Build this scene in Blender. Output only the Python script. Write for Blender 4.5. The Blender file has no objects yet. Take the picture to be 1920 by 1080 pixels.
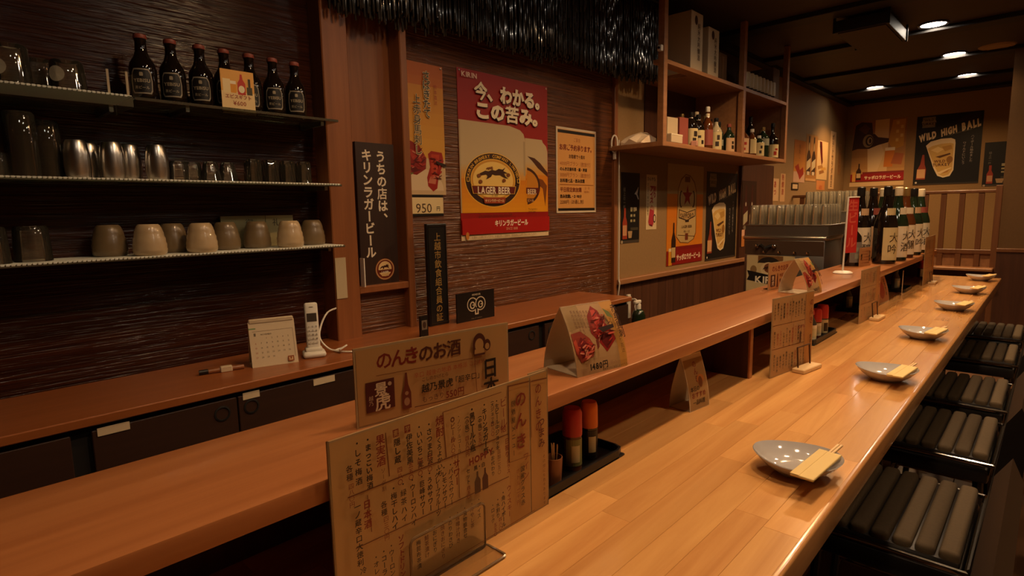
import bpy, bmesh, math, random
from mathutils import Vector, Matrix
random.seed(11)
sc = bpy.context.scene
C = sc.collection
PI = math.pi

# ------------------------------------------------------------------ camera, world, exposure
cam_d = bpy.data.cameras.new('camera')
cam = bpy.data.objects.new('camera', cam_d)
C.objects.link(cam)
sc.camera = cam
cam_d.sensor_width = 36.0
cam_d.lens = 1082.3 / 1920 * 36
cam_d.clip_start = 0.02
YAW, PITCH, ROLL = .75482, .131555, -.018056
_f = Vector((-math.sin(YAW)*math.cos(PITCH), math.cos(YAW)*math.cos(PITCH), -math.sin(PITCH)))
_r = Vector((math.cos(YAW), math.sin(YAW), 0))
_u = _r.cross(_f)
_r2 = math.cos(ROLL)*_r + math.sin(ROLL)*_u
_u2 = -math.sin(ROLL)*_r + math.cos(ROLL)*_u
M = Matrix(((_r2.x, _u2.x, -_f.x, 0), (_r2.y, _u2.y, -_f.y, 0), (_r2.z, _u2.z, -_f.z, 1.40), (0, 0, 0, 1)))
cam.matrix_world = M

w = bpy.data.worlds.new('world')
sc.world = w
w.use_nodes = True
w.node_tree.nodes['Background'].inputs[0].default_value = (.9, .5, .25, 1)
w.node_tree.nodes['Background'].inputs[1].default_value = 0.004
sc.view_settings.view_transform = 'Standard'
sc.view_settings.look = 'None'
sc.view_settings.gamma = 1
sc.view_settings.use_curve_mapping = False
sc.view_settings.exposure = 0.0
LAMP_COL = (1.0, .56, .225)
CEIL = 2.78
# ceiling downlights: x, y, watts, cone in degrees (first the row over the maple counter, then the row over the raised shelf)
DOWN = [(-.24, .25, 25, 120), (-.24, 1.12, 36, 120), (-.24, 2.25, 31, 120), (-.24, 3.40, 30, 120),
        (-.81, 1.25, 106, 155), (-.81, 2.50, 104, 150), (-.81, 3.73, 106, 150),
        (-.81, 5.67, 90, 145), (-.81, 6.91, 84, 145), (-.82, 8.12, 80, 145), (-1.68, 8.10, 105, 118),
        (.60, 1.5, 27, 130), (.60, 3.6, 27, 130)]
sc.cycles.transparent_max_bounces = 32

# ------------------------------------------------------------------ helpers
def lin(c):
    return tuple((v/255/12.92 if v/255 <= .04045 else ((v/255+.055)/1.055)**2.4) for v in c)

def nodes(name):
    m = bpy.data.materials.new(name)
    m.use_nodes = True
    nt = m.node_tree
    return m, nt, nt.nodes['Principled BSDF'], nt.nodes, nt.links

def mat(name, col, rough=.5, metal=0, trans=0, ior=1.45, spec=.5, emit=0, coat=0, noise=0, nscale=30, bump=0):
    m, nt, b, N, L = nodes(name)
    b.inputs['Base Color'].default_value = (*col, 1)
    b.inputs['Roughness'].default_value = rough
    b.inputs['Metallic'].default_value = metal
    b.inputs['Transmission Weight'].default_value = trans
    b.inputs['IOR'].default_value = ior
    b.inputs['Specular IOR Level'].default_value = spec
    b.inputs['Coat Weight'].default_value = coat
    if emit:
        b.inputs['Emission Color'].default_value = (*col, 1)
        b.inputs['Emission Strength'].default_value = emit
    if noise or bump:
        tc = N.new('ShaderNodeTexCoord')
        nz = N.new('ShaderNodeTexNoise'); nz.inputs['Scale'].default_value = nscale; nz.inputs['Detail'].default_value = 5
        L.new(tc.outputs['Object'], nz.inputs['Vector'])
        if noise:
            mx = N.new('ShaderNodeMix'); mx.data_type = 'RGBA'
            mx.inputs[6].default_value = (*[v*(1-noise) for v in col], 1)
            mx.inputs[7].default_value = (*[min(1, v*(1+noise)) for v in col], 1)
            L.new(nz.outputs['Fac'], mx.inputs[0]); L.new(mx.outputs[2], b.inputs['Base Color'])
        if bump:
            bp = N.new('ShaderNodeBump'); bp.inputs['Strength'].default_value = .5; bp.inputs['Distance'].default_value = bump
            L.new(nz.outputs['Fac'], bp.inputs['Height']); L.new(bp.outputs['Normal'], b.inputs['Normal'])
    return m

def wood(name, c1, c2, rough=.35, axis='Y', scale=26, stretch=.05, rnd=0, bump=.0004, coat=0, spec=.5):
    """grain runs along axis; rnd gives each object its own tone"""
    m, nt, b, N, L = nodes(name)
    tc = N.new('ShaderNodeTexCoord'); mp = N.new('ShaderNodeMapping')
    s = [1, 1, 1]; s['XYZ'.index(axis)] = stretch
    mp.inputs['Scale'].default_value = s
    L.new(tc.outputs['Object'], mp.inputs['Vector'])
    oi = N.new('ShaderNodeObjectInfo')
    cb = N.new('ShaderNodeVectorMath'); cb.operation = 'ADD'
    mul = N.new('ShaderNodeMath'); mul.operation = 'MULTIPLY'; mul.inputs[1].default_value = 13 if rnd else 0
    L.new(oi.outputs['Random'], mul.inputs[0])
    L.new(mp.outputs['Vector'], cb.inputs[0]); L.new(mul.outputs[0], cb.inputs[1])
    nz = N.new('ShaderNodeTexNoise'); nz.inputs['Scale'].default_value = scale; nz.inputs['Detail'].default_value = 7; nz.inputs['Roughness'].default_value = .62
    nz.inputs['Distortion'].default_value = .6
    L.new(cb.outputs[0], nz.inputs['Vector'])
    rp = N.new('ShaderNodeValToRGB')
    rp.color_ramp.elements[0].position = .3; rp.color_ramp.elements[1].position = .72
    rp.color_ramp.elements[0].color = (*c1, 1); rp.color_ramp.elements[1].color = (*c2, 1)
    L.new(nz.outputs['Fac'], rp.inputs[0])
    out = rp.outputs[0]
    if rnd:
        hv = N.new('ShaderNodeHueSaturation')
        mr = N.new('ShaderNodeMapRange'); mr.inputs[3].default_value = 1-rnd; mr.inputs[4].default_value = 1+rnd*.6
        L.new(oi.outputs['Random'], mr.inputs[0]); L.new(mr.outputs[0], hv.inputs['Value'])
        L.new(out, hv.inputs['Color']); out = hv.outputs[0]
    L.new(out, b.inputs['Base Color'])
    b.inputs['Roughness'].default_value = rough
    b.inputs['Coat Weight'].default_value = coat
    b.inputs['Coat Roughness'].default_value = .09
    b.inputs['Specular IOR Level'].default_value = spec
    if bump:
        bp = N.new('ShaderNodeBump'); bp.inputs['Strength'].default_value = .4; bp.inputs['Distance'].default_value = bump
        L.new(nz.outputs['Fac'], bp.inputs['Height']); L.new(bp.outputs['Normal'], b.inputs['Normal'])
    return m

def thin_glass(name, col, brighten=.10, rough=.03, ior=1.5):
    """thin-walled drinking glass: clear, shiny, with pale diffuse colour standing in for caught light"""
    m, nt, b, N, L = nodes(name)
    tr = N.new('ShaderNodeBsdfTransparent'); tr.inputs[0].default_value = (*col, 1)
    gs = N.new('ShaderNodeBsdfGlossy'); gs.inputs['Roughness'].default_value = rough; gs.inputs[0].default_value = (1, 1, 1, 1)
    df = N.new('ShaderNodeBsdfDiffuse'); df.inputs[0].default_value = (.85, .76, .56, 1)  # pale warm diffuse share, brightens the glass in place of light it would catch
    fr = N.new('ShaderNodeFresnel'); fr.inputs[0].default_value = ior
    m1 = N.new('ShaderNodeMixShader'); m1.inputs[0].default_value = brighten
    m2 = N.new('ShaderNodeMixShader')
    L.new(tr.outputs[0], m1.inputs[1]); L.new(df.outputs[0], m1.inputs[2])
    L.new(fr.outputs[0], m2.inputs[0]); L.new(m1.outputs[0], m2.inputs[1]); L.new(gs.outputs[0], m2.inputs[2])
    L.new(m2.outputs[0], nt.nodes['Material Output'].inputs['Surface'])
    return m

def reed(name, c1, c2, rough=.3, spec=.5, relief=.006):
    """varnished wall covering woven from thin horizontal reeds: fine relief only"""
    m, nt, b, N, L = nodes(name)
    tc = N.new('ShaderNodeTexCoord')
    mp = N.new('ShaderNodeMapping'); mp.inputs['Scale'].default_value = (3, 2.2, 150)
    L.new(tc.outputs['Object'], mp.inputs['Vector'])
    nz = N.new('ShaderNodeTexNoise'); nz.inputs['Scale'].default_value = 1.0; nz.inputs['Detail'].default_value = 3
    L.new(mp.outputs['Vector'], nz.inputs['Vector'])
    mp2 = N.new('ShaderNodeMapping'); mp2.inputs['Scale'].default_value = (6, 8, 260)
    L.new(tc.outputs['Object'], mp2.inputs['Vector'])
    nz2 = N.new('ShaderNodeTexNoise'); nz2.inputs['Scale'].default_value = 1.0; nz2.inputs['Detail'].default_value = 2
    L.new(mp2.outputs['Vector'], nz2.inputs['Vector'])
    ad = N.new('ShaderNodeMath'); ad.operation = 'MULTIPLY_ADD'; ad.inputs[1].default_value = .40
    L.new(nz2.outputs['Fac'], ad.inputs[0]); L.new(nz.outputs['Fac'], ad.inputs[2])
    rp = N.new('ShaderNodeValToRGB')
    rp.color_ramp.elements[0].position = .55; rp.color_ramp.elements[1].position = .95
    rp.color_ramp.elements[0].color = (*c1, 1); rp.color_ramp.elements[1].color = (*c2, 1)
    L.new(ad.outputs[0], rp.inputs[0]); L.new(rp.outputs[0], b.inputs['Base Color'])
    bp = N.new('ShaderNodeBump'); bp.inputs['Strength'].default_value = 1.0; bp.inputs['Distance'].default_value = relief
    L.new(ad.outputs[0], bp.inputs['Height']); L.new(bp.outputs['Normal'], b.inputs['Normal'])
    b.inputs['Roughness'].default_value = rough
    b.inputs['Specular IOR Level'].default_value = spec
    return m

class MB:
    def __init__(s): s.bm = bmesh.new()
    def faces(s, vs, fs):
        v = [s.bm.verts.new(p) for p in vs]
        for f in fs:
            try: s.bm.faces.new([v[i] for i in f])
            except ValueError: pass
        return v
    def box(s, x0, x1, y0, y1, z0, z1, bev=0, seg=2):
        vs = [(x, y, z) for z in (z0, z1) for y in (y0, y1) for x in (x0, x1)]
        v = s.faces(vs, [(0, 2, 3, 1), (4, 5, 7, 6), (0, 1, 5, 4), (2, 6, 7, 3), (0, 4, 6, 2), (1, 3, 7, 5)])
        if bev:
            es = list({e for q in v for e in q.link_edges})
            bmesh.ops.bevel(s.bm, geom=es, offset=bev, segments=seg, affect='EDGES', profile=.5)
        return s
    def obox(s, c, size, rot=0, axis='Z', bev=0):
        n0 = len(s.bm.verts)
        a, b, c2 = size[0]/2, size[1]/2, size[2]/2
        s.box(-a, a, -b, b, -c2, c2, bev)
        s.bm.verts.ensure_lookup_table()
        mtx = Matrix.Translation(c) @ Matrix.Rotation(rot, 4, axis)
        for q in list(s.bm.verts)[n0:]: q.co = mtx @ q.co
        return s
    def lathe(s, prof, c=(0, 0, 0), seg=16, sx=1, sy=1, close=True):
        rings = []
        for r, z in prof:
            rings.append([s.bm.verts.new((c[0]+sx*r*math.cos(2*PI*i/seg), c[1]+sy*r*math.sin(2*PI*i/seg), c[2]+z)) for i in range(seg)])
        for a, b in zip(rings, rings[1:]):
            for i in range(seg):
                j = (i+1) % seg
                s.bm.faces.new((a[i], a[j], b[j], b[i]))
        if close:
            s.bm.faces.new(rings[0][::-1]); s.bm.faces.new(rings[-1])
        return s
    def tube(s, pts, r, seg=8, closed=False):
        pts = [Vector(p) for p in pts]
        n = len(pts); rings = []
        prev = None
        for i, p in enumerate(pts):
            if closed: t = (pts[(i+1) % n]-pts[i-1])
            else: t = pts[min(i+1, n-1)]-pts[max(i-1, 0)]
            t.normalize()
            ref = prev if prev is not None else (Vector((0, 0, 1)) if abs(t.z) < .9 else Vector((1, 0, 0)))
            a = (ref-t*ref.dot(t)).normalized(); prev = a
            b = t.cross(a)
            rings.append([s.bm.verts.new(p+r*(math.cos(2*PI*k/seg)*a+math.sin(2*PI*k/seg)*b)) for k in range(seg)])
        m = n if closed else n-1
        for i in range(m):
            A, B = rings[i], rings[(i+1) % n]
            for k in range(seg):
                s.bm.faces.new((A[k], A[(k+1) % seg], B[(k+1) % seg], B[k]))
        if not closed:
            s.bm.faces.new(rings[0][::-1]); s.bm.faces.new(rings[-1])
        return s
    def prism(s, pts, a, b, plane='XZ'):
        """closed polygon pts in plane, extruded from a to b along the third axis"""
        def P(p, q):
            return {'XZ': (p[0], q, p[1]), 'YZ': (q, p[0], p[1]), 'XY': (p[0], p[1], q)}[plane]
        n = len(pts)
        s.faces([P(p, a) for p in pts]+[P(p, b) for p in pts],
                [tuple(range(n))[::-1], tuple(range(n, 2*n))]+[(i, (i+1) % n, n+(i+1) % n, n+i) for i in range(n)])
        return s
    def mesh(s, name, m, smooth=False):
        bmesh.ops.recalc_face_normals(s.bm, faces=s.bm.faces)
        me = bpy.data.meshes.new(name)
        s.bm.to_mesh(me); s.bm.free()
        if m: me.materials.append(m)
        if smooth:
            for p in me.polygons: p.use_smooth = True
            me.set_sharp_from_angle(angle=math.radians(38))
        return me
    def build(s, name, m, parent=None, loc=(0, 0, 0), rz=0, smooth=False, rot=None):
        return link(name, s.mesh(name, m, smooth), parent, loc, rz, rot)

def link(name, me, parent=None, loc=(0, 0, 0), rz=0, rot=None):
    o = bpy.data.objects.new(name, me); C.objects.link(o)
    o.location = loc; o.rotation_euler = rot if rot else (0, 0, rz)
    if parent: o.parent = parent
    return o

def tag(o, label=None, cat=None, group=None, kind=None):
    if label: o['label'] = label
    if cat: o['category'] = cat
    if group: o['group'] = group
    if kind: o['kind'] = kind
    return o

def thing(name, label, cat, loc=(0, 0, 0), rz=0, group=None, rot=None):
    o = bpy.data.objects.new(name, None); C.objects.link(o)
    o.empty_display_size = .05
    o.location = loc; o.rotation_euler = rot if rot else (0, 0, rz)
    return tag(o, label, cat, group)

def struct(name):
    o = bpy.data.objects.new(name, None); C.objects.link(o)
    o['kind'] = 'structure'
    return o

def dup(root, loc, rz=None, label=None, scale=None):
    r = root.copy(); C.objects.link(r); r.location = loc
    if rz is not None: r.rotation_euler = (0, 0, rz)
    if label: r['label'] = label
    if scale: r.scale = scale
    for ch in list(root.children):
        c = ch.copy(); C.objects.link(c); c.parent = r
        for g in list(ch.children):
            d = g.copy(); C.objects.link(d); d.parent = c
    return r

# ---- flat print: lettering and pictures as thin layers on a sheet (local frame: u = +X, v = +Z, front = -Y)
_tc = bpy.data.curves.new('glyph', 'FONT'); _tc.resolution_u = 2
_to = bpy.data.objects.new('glyph', _tc); C.objects.link(_to)
_glyphs = {}
def glyph(ch, bold):
    k = (ch, bold)
    if k not in _glyphs:
        dense = 0x4E00 <= ord(ch) <= 0x9FFF
        _tc.body = ch; _tc.offset = 0 if dense else bold
        dg = bpy.context.evaluated_depsgraph_get(); dg.update()
        me = bpy.data.meshes.new_from_object(_to.evaluated_get(dg))
        vs = [tuple(v.co)[:2] for v in me.vertices]; fs = [tuple(p.vertices) for p in me.polygons]
        xs = [v[0] for v in vs] or [0, .3]
        _glyphs[k] = (vs, fs, min(xs), max(xs))
        bpy.data.meshes.remove(me)
    return _glyphs[k]

_inks = {}
def ink(c, rough=.45):
    c = tuple(c)
    if (c, rough) not in _inks:
        _inks[(c, rough)] = mat('ink_%02x%02x%02x' % c, lin(c), rough)
    return _inks[(c, rough)]

def wide(ch): return ord(ch) > 0x2E80
BLACK = (22, 14, 10); RED = (170, 30, 22); WHITE = (238, 232, 220); GOLD = (205, 150, 50); BROWN = (90, 45, 20)
def flecks(cv, x0, y0, x1, y1, n, cols, lx, ly, seed=1):
    """small irregular streaks printed inside a box: marbling, bubbles, foam"""
    rn = random.Random(seed); cx, cy, hx, hy = (x0+x1)/2, (y0+y1)/2, (x1-x0)/2, (y1-y0)/2
    for i in range(n):
        t, r = rn.uniform(0, 2*PI), math.sqrt(rn.random())
        u, v, k, an = cx+hx*r*math.cos(t), cy+hy*r*math.sin(t), rn.uniform(.4, 1.2), rn.uniform(-.5, .9)
        p = []
        for q in range(6):
            th = 2*PI*q/6; X, Y = lx*k*math.cos(th)*rn.uniform(.7, 1.3), ly*k*math.sin(th)
            p.append((u+X*math.cos(an)-Y*math.sin(an), v+X*math.sin(an)+Y*math.cos(an)))
        cv.poly(p, rn.choice(cols))
class Canvas:
    def __init__(s, step=.00012, base=.0003):
        s.polys = []; s.n = 0; s.step = step; s.base = base
    def add(s, vs, fs, col):
        s.polys.append((vs, fs, tuple(col), s.base+s.step*s.n))
    def up(s): s.n += 1
    def poly(s, pts, col, lift=True):
        if lift: s.up()
        s.add(pts, [tuple(range(len(pts)))], col)
    def rect(s, u0, v0, u1, v1, col): s.poly([(u0, v0), (u1, v0), (u1, v1), (u0, v1)], col)
    def ell(s, cx, cy, rx, ry, col, n=28, a0=0, a1=360):
        full = a1-a0 >= 360
        k = n if full else n+1
        s.poly([(cx+rx*math.cos(math.radians(a0+(a1-a0)*i/n)), cy+ry*math.sin(math.radians(a0+(a1-a0)*i/n))) for i in range(k)], col)
    def grad(s, u0, v0, u1, v1, ca, cb, n=8):
        """printed colour gradient from ca (bottom) to cb (top)"""
        s.up()
        for i in range(n):
            t = (i+.5)/n
            c = tuple(int(a+(b-a)*t) for a, b in zip(ca, cb))
            va, vb = v0+(v1-v0)*i/n, v0+(v1-v0)*(i+1)/n
            s.add([(u0, va), (u1, va), (u1, vb), (u0, vb)], [(0, 1, 2, 3)], c)
    def line(s, p, q, wd, col):
        dx, dy = q[0]-p[0], q[1]-p[1]; l = math.hypot(dx, dy) or 1
        nx, ny = -dy/l*wd/2, dx/l*wd/2
        s.poly([(p[0]+nx, p[1]+ny), (p[0]-nx, p[1]-ny), (q[0]-nx, q[1]-ny), (q[0]+nx, q[1]+ny)], col)
    def char(s, ch, u, v, size, col, bold=0, sx=1, rot=0, vert=False):
        """glyph centred in a size x size cell at (u, v)"""
        vs, fs, x0, x1 = glyph(ch, bold)
        if not fs: return
        cx = .5 if wide(ch) else (x0+x1)/2
        r = math.radians(rot)
        if vert and ch in 'ー〜（）「」・-': r -= PI/2 if ch != '・' else 0
        ox, oy = ((.55, .5) if vert and ch in '、。' else (0, 0))
        cs, sn = math.cos(r), math.sin(r)
        shifts = [(0, 0)]
        if bold > .005 and 0x4E00 <= ord(ch) <= 0x9FFF:      # dense characters: overprinted three times to look bold
            k = bold*.6; shifts = [(-k, -k), (k, k), (k, -k)]
        for q, (ax, ay) in enumerate(shifts):
            out = []
            for x, y in vs:
                X, Y = (x+ax-cx+ox)*size, (y+ay-.38+oy)*size
                X, Y = X*cs-Y*sn, X*sn+Y*cs
                out.append((u+X*sx, v+Y))
            s.polys.append((out, fs, tuple(col), s.base+s.step*s.n+q*.00003))
    def text(s, t, u, v, size, col, bold=0, sx=1, rot=0, align='l', gap=1.0):
        s.up()
        adv = []
        for ch in t:
            if ch == ' ': adv.append(.35)
            elif wide(ch): adv.append(1.0)
            else:
                _, fs, x0, x1 = glyph(ch, bold); adv.append((x1-x0)+.09)
        tot = sum(adv)*size*gap*sx
        p = {'l': 0, 'c': -tot/2, 'r': -tot}[align]
        r = math.radians(rot)
        for ch, a in zip(t, adv):
            d = p+a*size*gap*sx/2
            if ch != ' ': s.char(ch, u+d*math.cos(r), v+d*math.sin(r), size, col, bold, sx, rot)
            p += a*size*gap*sx
    def vtext(s, t, u, v, size, col, bold=0, step=1.0, sx=1):
        """column of characters, first centred at (u, v)"""
        s.up()
        for i, ch in enumerate(t):
            if ch != ' ': s.char(ch, u, v-i*size*step, size, col, bold, sx, 0, True)
    def obj(s, parent, name='print', loc=(0, 0, 0), warp=None, cuts=(), rot=None):
        bm = bmesh.new(); mats = []; idx = {}
        for vs, fs, col, d in s.polys:
            if col not in idx: idx[col] = len(mats); mats.append(ink(col))
            V = [bm.verts.new((p[0], -d, p[1])) for p in vs]
            for f in fs:
                try: q = bm.faces.new([V[i] for i in f])
                except ValueError: continue
                q.normal_update()
                if q.normal.y > 0: q.normal_flip()
                q.material_index = idx[col]
        for z in cuts:
            bmesh.ops.bisect_plane(bm, geom=bm.verts[:]+bm.edges[:]+bm.faces[:], plane_co=(0, 0, z), plane_no=(0, 0, 1))
        if warp:
            for v in bm.verts: v.co = warp(*v.co)
        me = bpy.data.meshes.new(name); bm.to_mesh(me); bm.free()
        for m in mats: me.materials.append(m)
        return link(name, me, parent, loc, 0, rot)

LEFT = PI/2            # turns a sheet whose front is -Y so that it faces +X
def sheet(name, label, cat, loc, wd, h, col, canvas=None, rz=LEFT, t=.0015, group=None, m=None, pins=None, rot=None):
    """a flat poster, card or sign; loc = its lower left corner seen from the front"""
    o = thing(name, label, cat, loc, rz, group, rot)
    MB().box(0, wd, -t, 0, 0, h).build('sheet', m or ink(col), o)
    if canvas: canvas.obj(o, loc=(0, -t, 0))
    if pins:
        for (u, v) in pins:
            MB().lathe([(.001, 0), (.005, .001), (.005, .004), (.002, .006)], seg=8).build('pin', STEEL, o, (u, -t, v), rot=(PI/2, 0, 0))
    return o

# ------------------------------------------------------------------ materials
MAPLE = wood('maple_stave', (.52, .235, .070), (.74, .40, .135), .22, 'Y', 20, .06, rnd=.13, bump=.0002, coat=.45)
MAPLE_EDGE = wood('maple_edge', (.40, .17, .055), (.58, .30, .11), .2, 'Y', 20, .05, coat=.4)
SHELFWOOD = wood('shelf_wood', (.31, .105, .032), (.43, .165, .055), .3, 'Y', 34, .035, coat=.15)
DARKWOOD = wood('dark_wood', (.050, .017, .008), (.085, .030, .013), .45, 'Z', 30, .06)
POSTWOOD = wood('post_wood', (.20, .068, .022), (.30, .105, .035), .42, 'Z', 30, .04)
WORKTOP = wood('worktop_wood', (.24, .070, .018), (.33, .105, .030), .32, 'Y', 30, .05, coat=.1)
DOORWOOD = wood('door_wood', (.026, .009, .004), (.040, .014, .006), .5, 'Y', 30, .06)
UNITWOOD = wood('unit_wood', (.27, .12, .05), (.38, .18, .075), .42, 'Y', 30, .05)
SLATWOOD = wood('slat_wood', (.12, .045, .017), (.18, .072, .026), .4, 'Z', 30, .05)
BOARDWOOD = wood('wainscot_wood', (.060, .022, .011), (.11, .042, .02), .45, 'Z', 26, .05, rnd=.2)
FLOORWOOD = wood('floor_wood', (.10, .045, .02), (.17, .08, .035), .4, 'Y', 14, .08, rnd=.15)
SIGNWOOD = wood('sign_wood', (.022, .009, .006), (.036, .015, .009), .45, 'Z', 30, .05)
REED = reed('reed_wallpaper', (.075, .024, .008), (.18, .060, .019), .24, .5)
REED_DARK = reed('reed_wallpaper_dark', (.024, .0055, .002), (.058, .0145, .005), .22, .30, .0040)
PLASTER = mat('plaster', (.28, .165, .064), .8, noise=.12, nscale=60, bump=.0006)
CEILMAT = mat('ceiling_board', (.045, .028, .016), .6, noise=.2, nscale=14)
BEAMMAT = mat('beam_paint', (.008, .006, .005), .55)
BLACKGAP = mat('black_gap', (.006, .004, .003), .7)
STEEL = mat('brushed_steel', (.62, .58, .52), .28, 1)
STEEL_D = mat('dull_steel', (.34, .33, .31), .38, 1, noise=.15, nscale=8)
CHROME = mat('chrome', (.75, .73, .70), .08, 1)
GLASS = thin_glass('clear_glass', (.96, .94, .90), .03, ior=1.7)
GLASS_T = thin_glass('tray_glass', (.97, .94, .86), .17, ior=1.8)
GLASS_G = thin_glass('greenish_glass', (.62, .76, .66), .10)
ACRYL = mat('acrylic', (.96, .93, .88), .03, 0, 1, 1.49)
BEERGLASS = mat('dark_bottle_glass', (.010, .006, .004), .06, spec=.7)
GREENGLASS = mat('green_bottle_glass', (.012, .022, .010), .06, spec=.7)
AMBER = mat('amber_bottle_glass', (.10, .028, .007), .07, spec=.7)
CLEARB = mat('pale_bottle_glass', (.42, .36, .24), .10, spec=.7)
PAPER = mat('white_paper', (.58, .46, .31), .6)
AGED = mat('laminated_menu', (.36, .24, .12), .3, coat=.2)
CREAM = mat('cream_label', (.70, .60, .42), .5)
WHITEP = mat('white_plastic', (.70, .66, .58), .35)
GLAZE = mat('plate_glaze', (.45, .43, .43), .10, coat=.5, noise=.06, nscale=40)
CUP_L = mat('pale_cup_glaze', (.52, .38, .22), .25, coat=.4, noise=.12, nscale=40)
CUP_D = mat('grey_cup_glaze', (.18, .125, .064), .3, coat=.3, noise=.12, nscale=40)
MATW = mat('white_mesh_mat', (.78, .80, .72), .6)
BLACKP = mat('black_plastic', (.010, .009, .009), .35)
SEATBLK = mat('black_vinyl', (.012, .010, .010), .4, noise=.3, nscale=60)
SEATKH = mat('khaki_fabric', (.072, .049, .025), .85, noise=.2, nscale=120, bump=.0008)
REDP = mat('red_cap', (.45, .03, .02), .35)
ORANGEP = mat('orange_cap', (.70, .16, .02), .35)
FLAGRED = mat('red_cloth', (.50, .02, .015), .7, noise=.15, nscale=40)
CAPGOLD = mat('gold_cap', (.55, .38, .15), .3, .8)
CAPRED = mat('dull_red_cap', (.28, .07, .05), .4)
BEADS = mat('black_bead', (.022, .019, .017), .2, spec=1.0, coat=.5)
LAMPON = mat('lamp_on', (1.0, .84, .66), .5, emit=60)
SLEEVE = mat('chopstick_sleeve', (.68, .50, .20), .6)
PALEWOOD = mat('pale_wood', (.66, .45, .22), .5, noise=.1, nscale=60)
CARTON = mat('pale_carton', (.50, .40, .26), .6, noise=.06, nscale=20)

# ------------------------------------------------------------------ the room
o = struct('floor')
for i in range(16):
    x0 = -2.2+i*.24
    MB().box(x0+.001, x0+.239, -2.0, 9.12, -.03, 0, .002, 1).build('plank', FLOORWOOD, o)
MB().box(-2.25, 1.65, -2.0, 9.15, -.05, -.03).build('subfloor', BLACKGAP, o)

o = struct('ceiling')
MB().box(-2.25, 1.65, -2.0, 9.15, CEIL, CEIL+.05).build('ceiling_board', CEILMAT, o)
bme = MB().box(-2.2, 1.6, -.085, .085, -.035, 0, .004, 1).mesh('beam', BEAMMAT)
for y in (.15, 1.3, 2.45, 3.6, 4.75, 5.85, 7.03, 8.2, 9.03):
    link('beam', bme, o, (0, y, CEIL))
MB().box(-2.2, -2.12, -2, 9.1, CEIL-.045, CEIL).build('cornice', BEAMMAT, o)

o = struct('wall_left')
MB().box(-2.3, -2.2, -2.0, 9.15, 0, CEIL).build('plaster', PLASTER, o)
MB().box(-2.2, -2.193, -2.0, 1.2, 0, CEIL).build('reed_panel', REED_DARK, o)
MB().box(-2.2, -2.193, 1.56, 3.335, 0, CEIL).build('reed_panel', REED, o)
o = struct('wall_far')
MB().box(-2.3, 1.65, 9.1, 9.2, 0, CEIL).build('plaster', PLASTER, o)
o = struct('wall_right')
MB().box(1.6, 1.7, -2.0, 9.15, 0, CEIL).build('plaster', PLASTER, o)
o = struct('wall_front')
MB().box(-2.3, 1.7, -2.1, -2.0, 0, CEIL).build('plaster', PLASTER, o)
o = struct('wall_end')
MB().box(-.38, .5, 6.96, 7.2, .98, CEIL).build('plaster', mat('brown_plaster', (.13, .072, .03), .85, noise=.12, nscale=60), o)
MB().box(-.38, .5, 6.94, 7.2, 0, .95).build('wainscot', DARKWOOD, o)
MB().box(-.385, .5, 6.925, 7.2, .95, .985, .004, 1).build('rail', SLATWOOD, o)

# pillar with a recess between two posts
o = struct('trim_1')
MB().box(-2.2, -2.1, 1.195, 1.308, 0, CEIL, .004, 1).build('post', POSTWOOD, o)
MB().box(-2.2, -2.1, 1.560, 1.597, 0, CEIL, .004, 1).build('post', POSTWOOD, o)
MB().box(-2.2, -2.185, 1.308, 1.560, 1.065, CEIL).build('recess_board', POSTWOOD, o)
MB().box(-2.2, -2.103, 1.308, 1.560, 1.068, 1.098, .003, 1).build('ledge', POSTWOOD, o)
MB().box(-2.2, -2.14, 1.308, 1.560, .888, 1.068).build('reed_panel', REED, o)
# narrow upright between the reed wall and the plaster
o = struct('trim_2')
MB().box(-2.2, -2.17, 3.325, 3.362, .0, CEIL, .003, 1).build('upright', POSTWOOD, o)
# picture rail and boards below it
o = struct('trim_3')
MB().box(-2.2, -2.155, 3.362, 6.3, .885, .922, .004, 1).build('rail', UNITWOOD, o)
wb = MB().box(-2.2, -2.188, .002, .118, 0, .885, .003, 1).mesh('board', BOARDWOOD)
for i in range(24): link('board', wb, o, (0, 3.362+i*.12, 0))
# dark panel at the end of the plaster
o = struct('trim_4')
MB().box(-2.2, -2.172, 5.46, 6.3, .922, 1.82, .003, 1).build('panel', DARKWOOD, o)

# slatted partition behind the end of the bar
o = struct('trim_5')
MB().box(-2.19, -.39, 6.965, 7.02, 1.495, 1.525, .006, 2).build('top_rail', SLATWOOD, o)
MB().box(-2.19, -.39, 6.97, 7.01, .925, .965, .003, 1).build('middle_rail', SLATWOOD, o)
sl = MB().box(-.022, .022, 6.975, 7.005, .805, 1.495, .003, 1).mesh('slat', SLATWOOD)
for i in range(12): link('slat', sl, o, (-.525-i*.1425, 0, 0))
MB().box(-2.19, -.39, 7.007, 7.02, .80, .93).build('back_panel', UNITWOOD, o)
MB().box(-2.19, -.39, 6.80, 7.02, .775, .803, .005, 1).build('ledge', UNITWOOD, o)
MB().box(-2.19, -.39, 6.98, 7.02, 0, .775).build('base', DARKWOOD, o)
MB().box(-.425, -.375, 6.955, 7.02, 0, 1.56, .003, 1).build('end_post', SLATWOOD, o)

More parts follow.
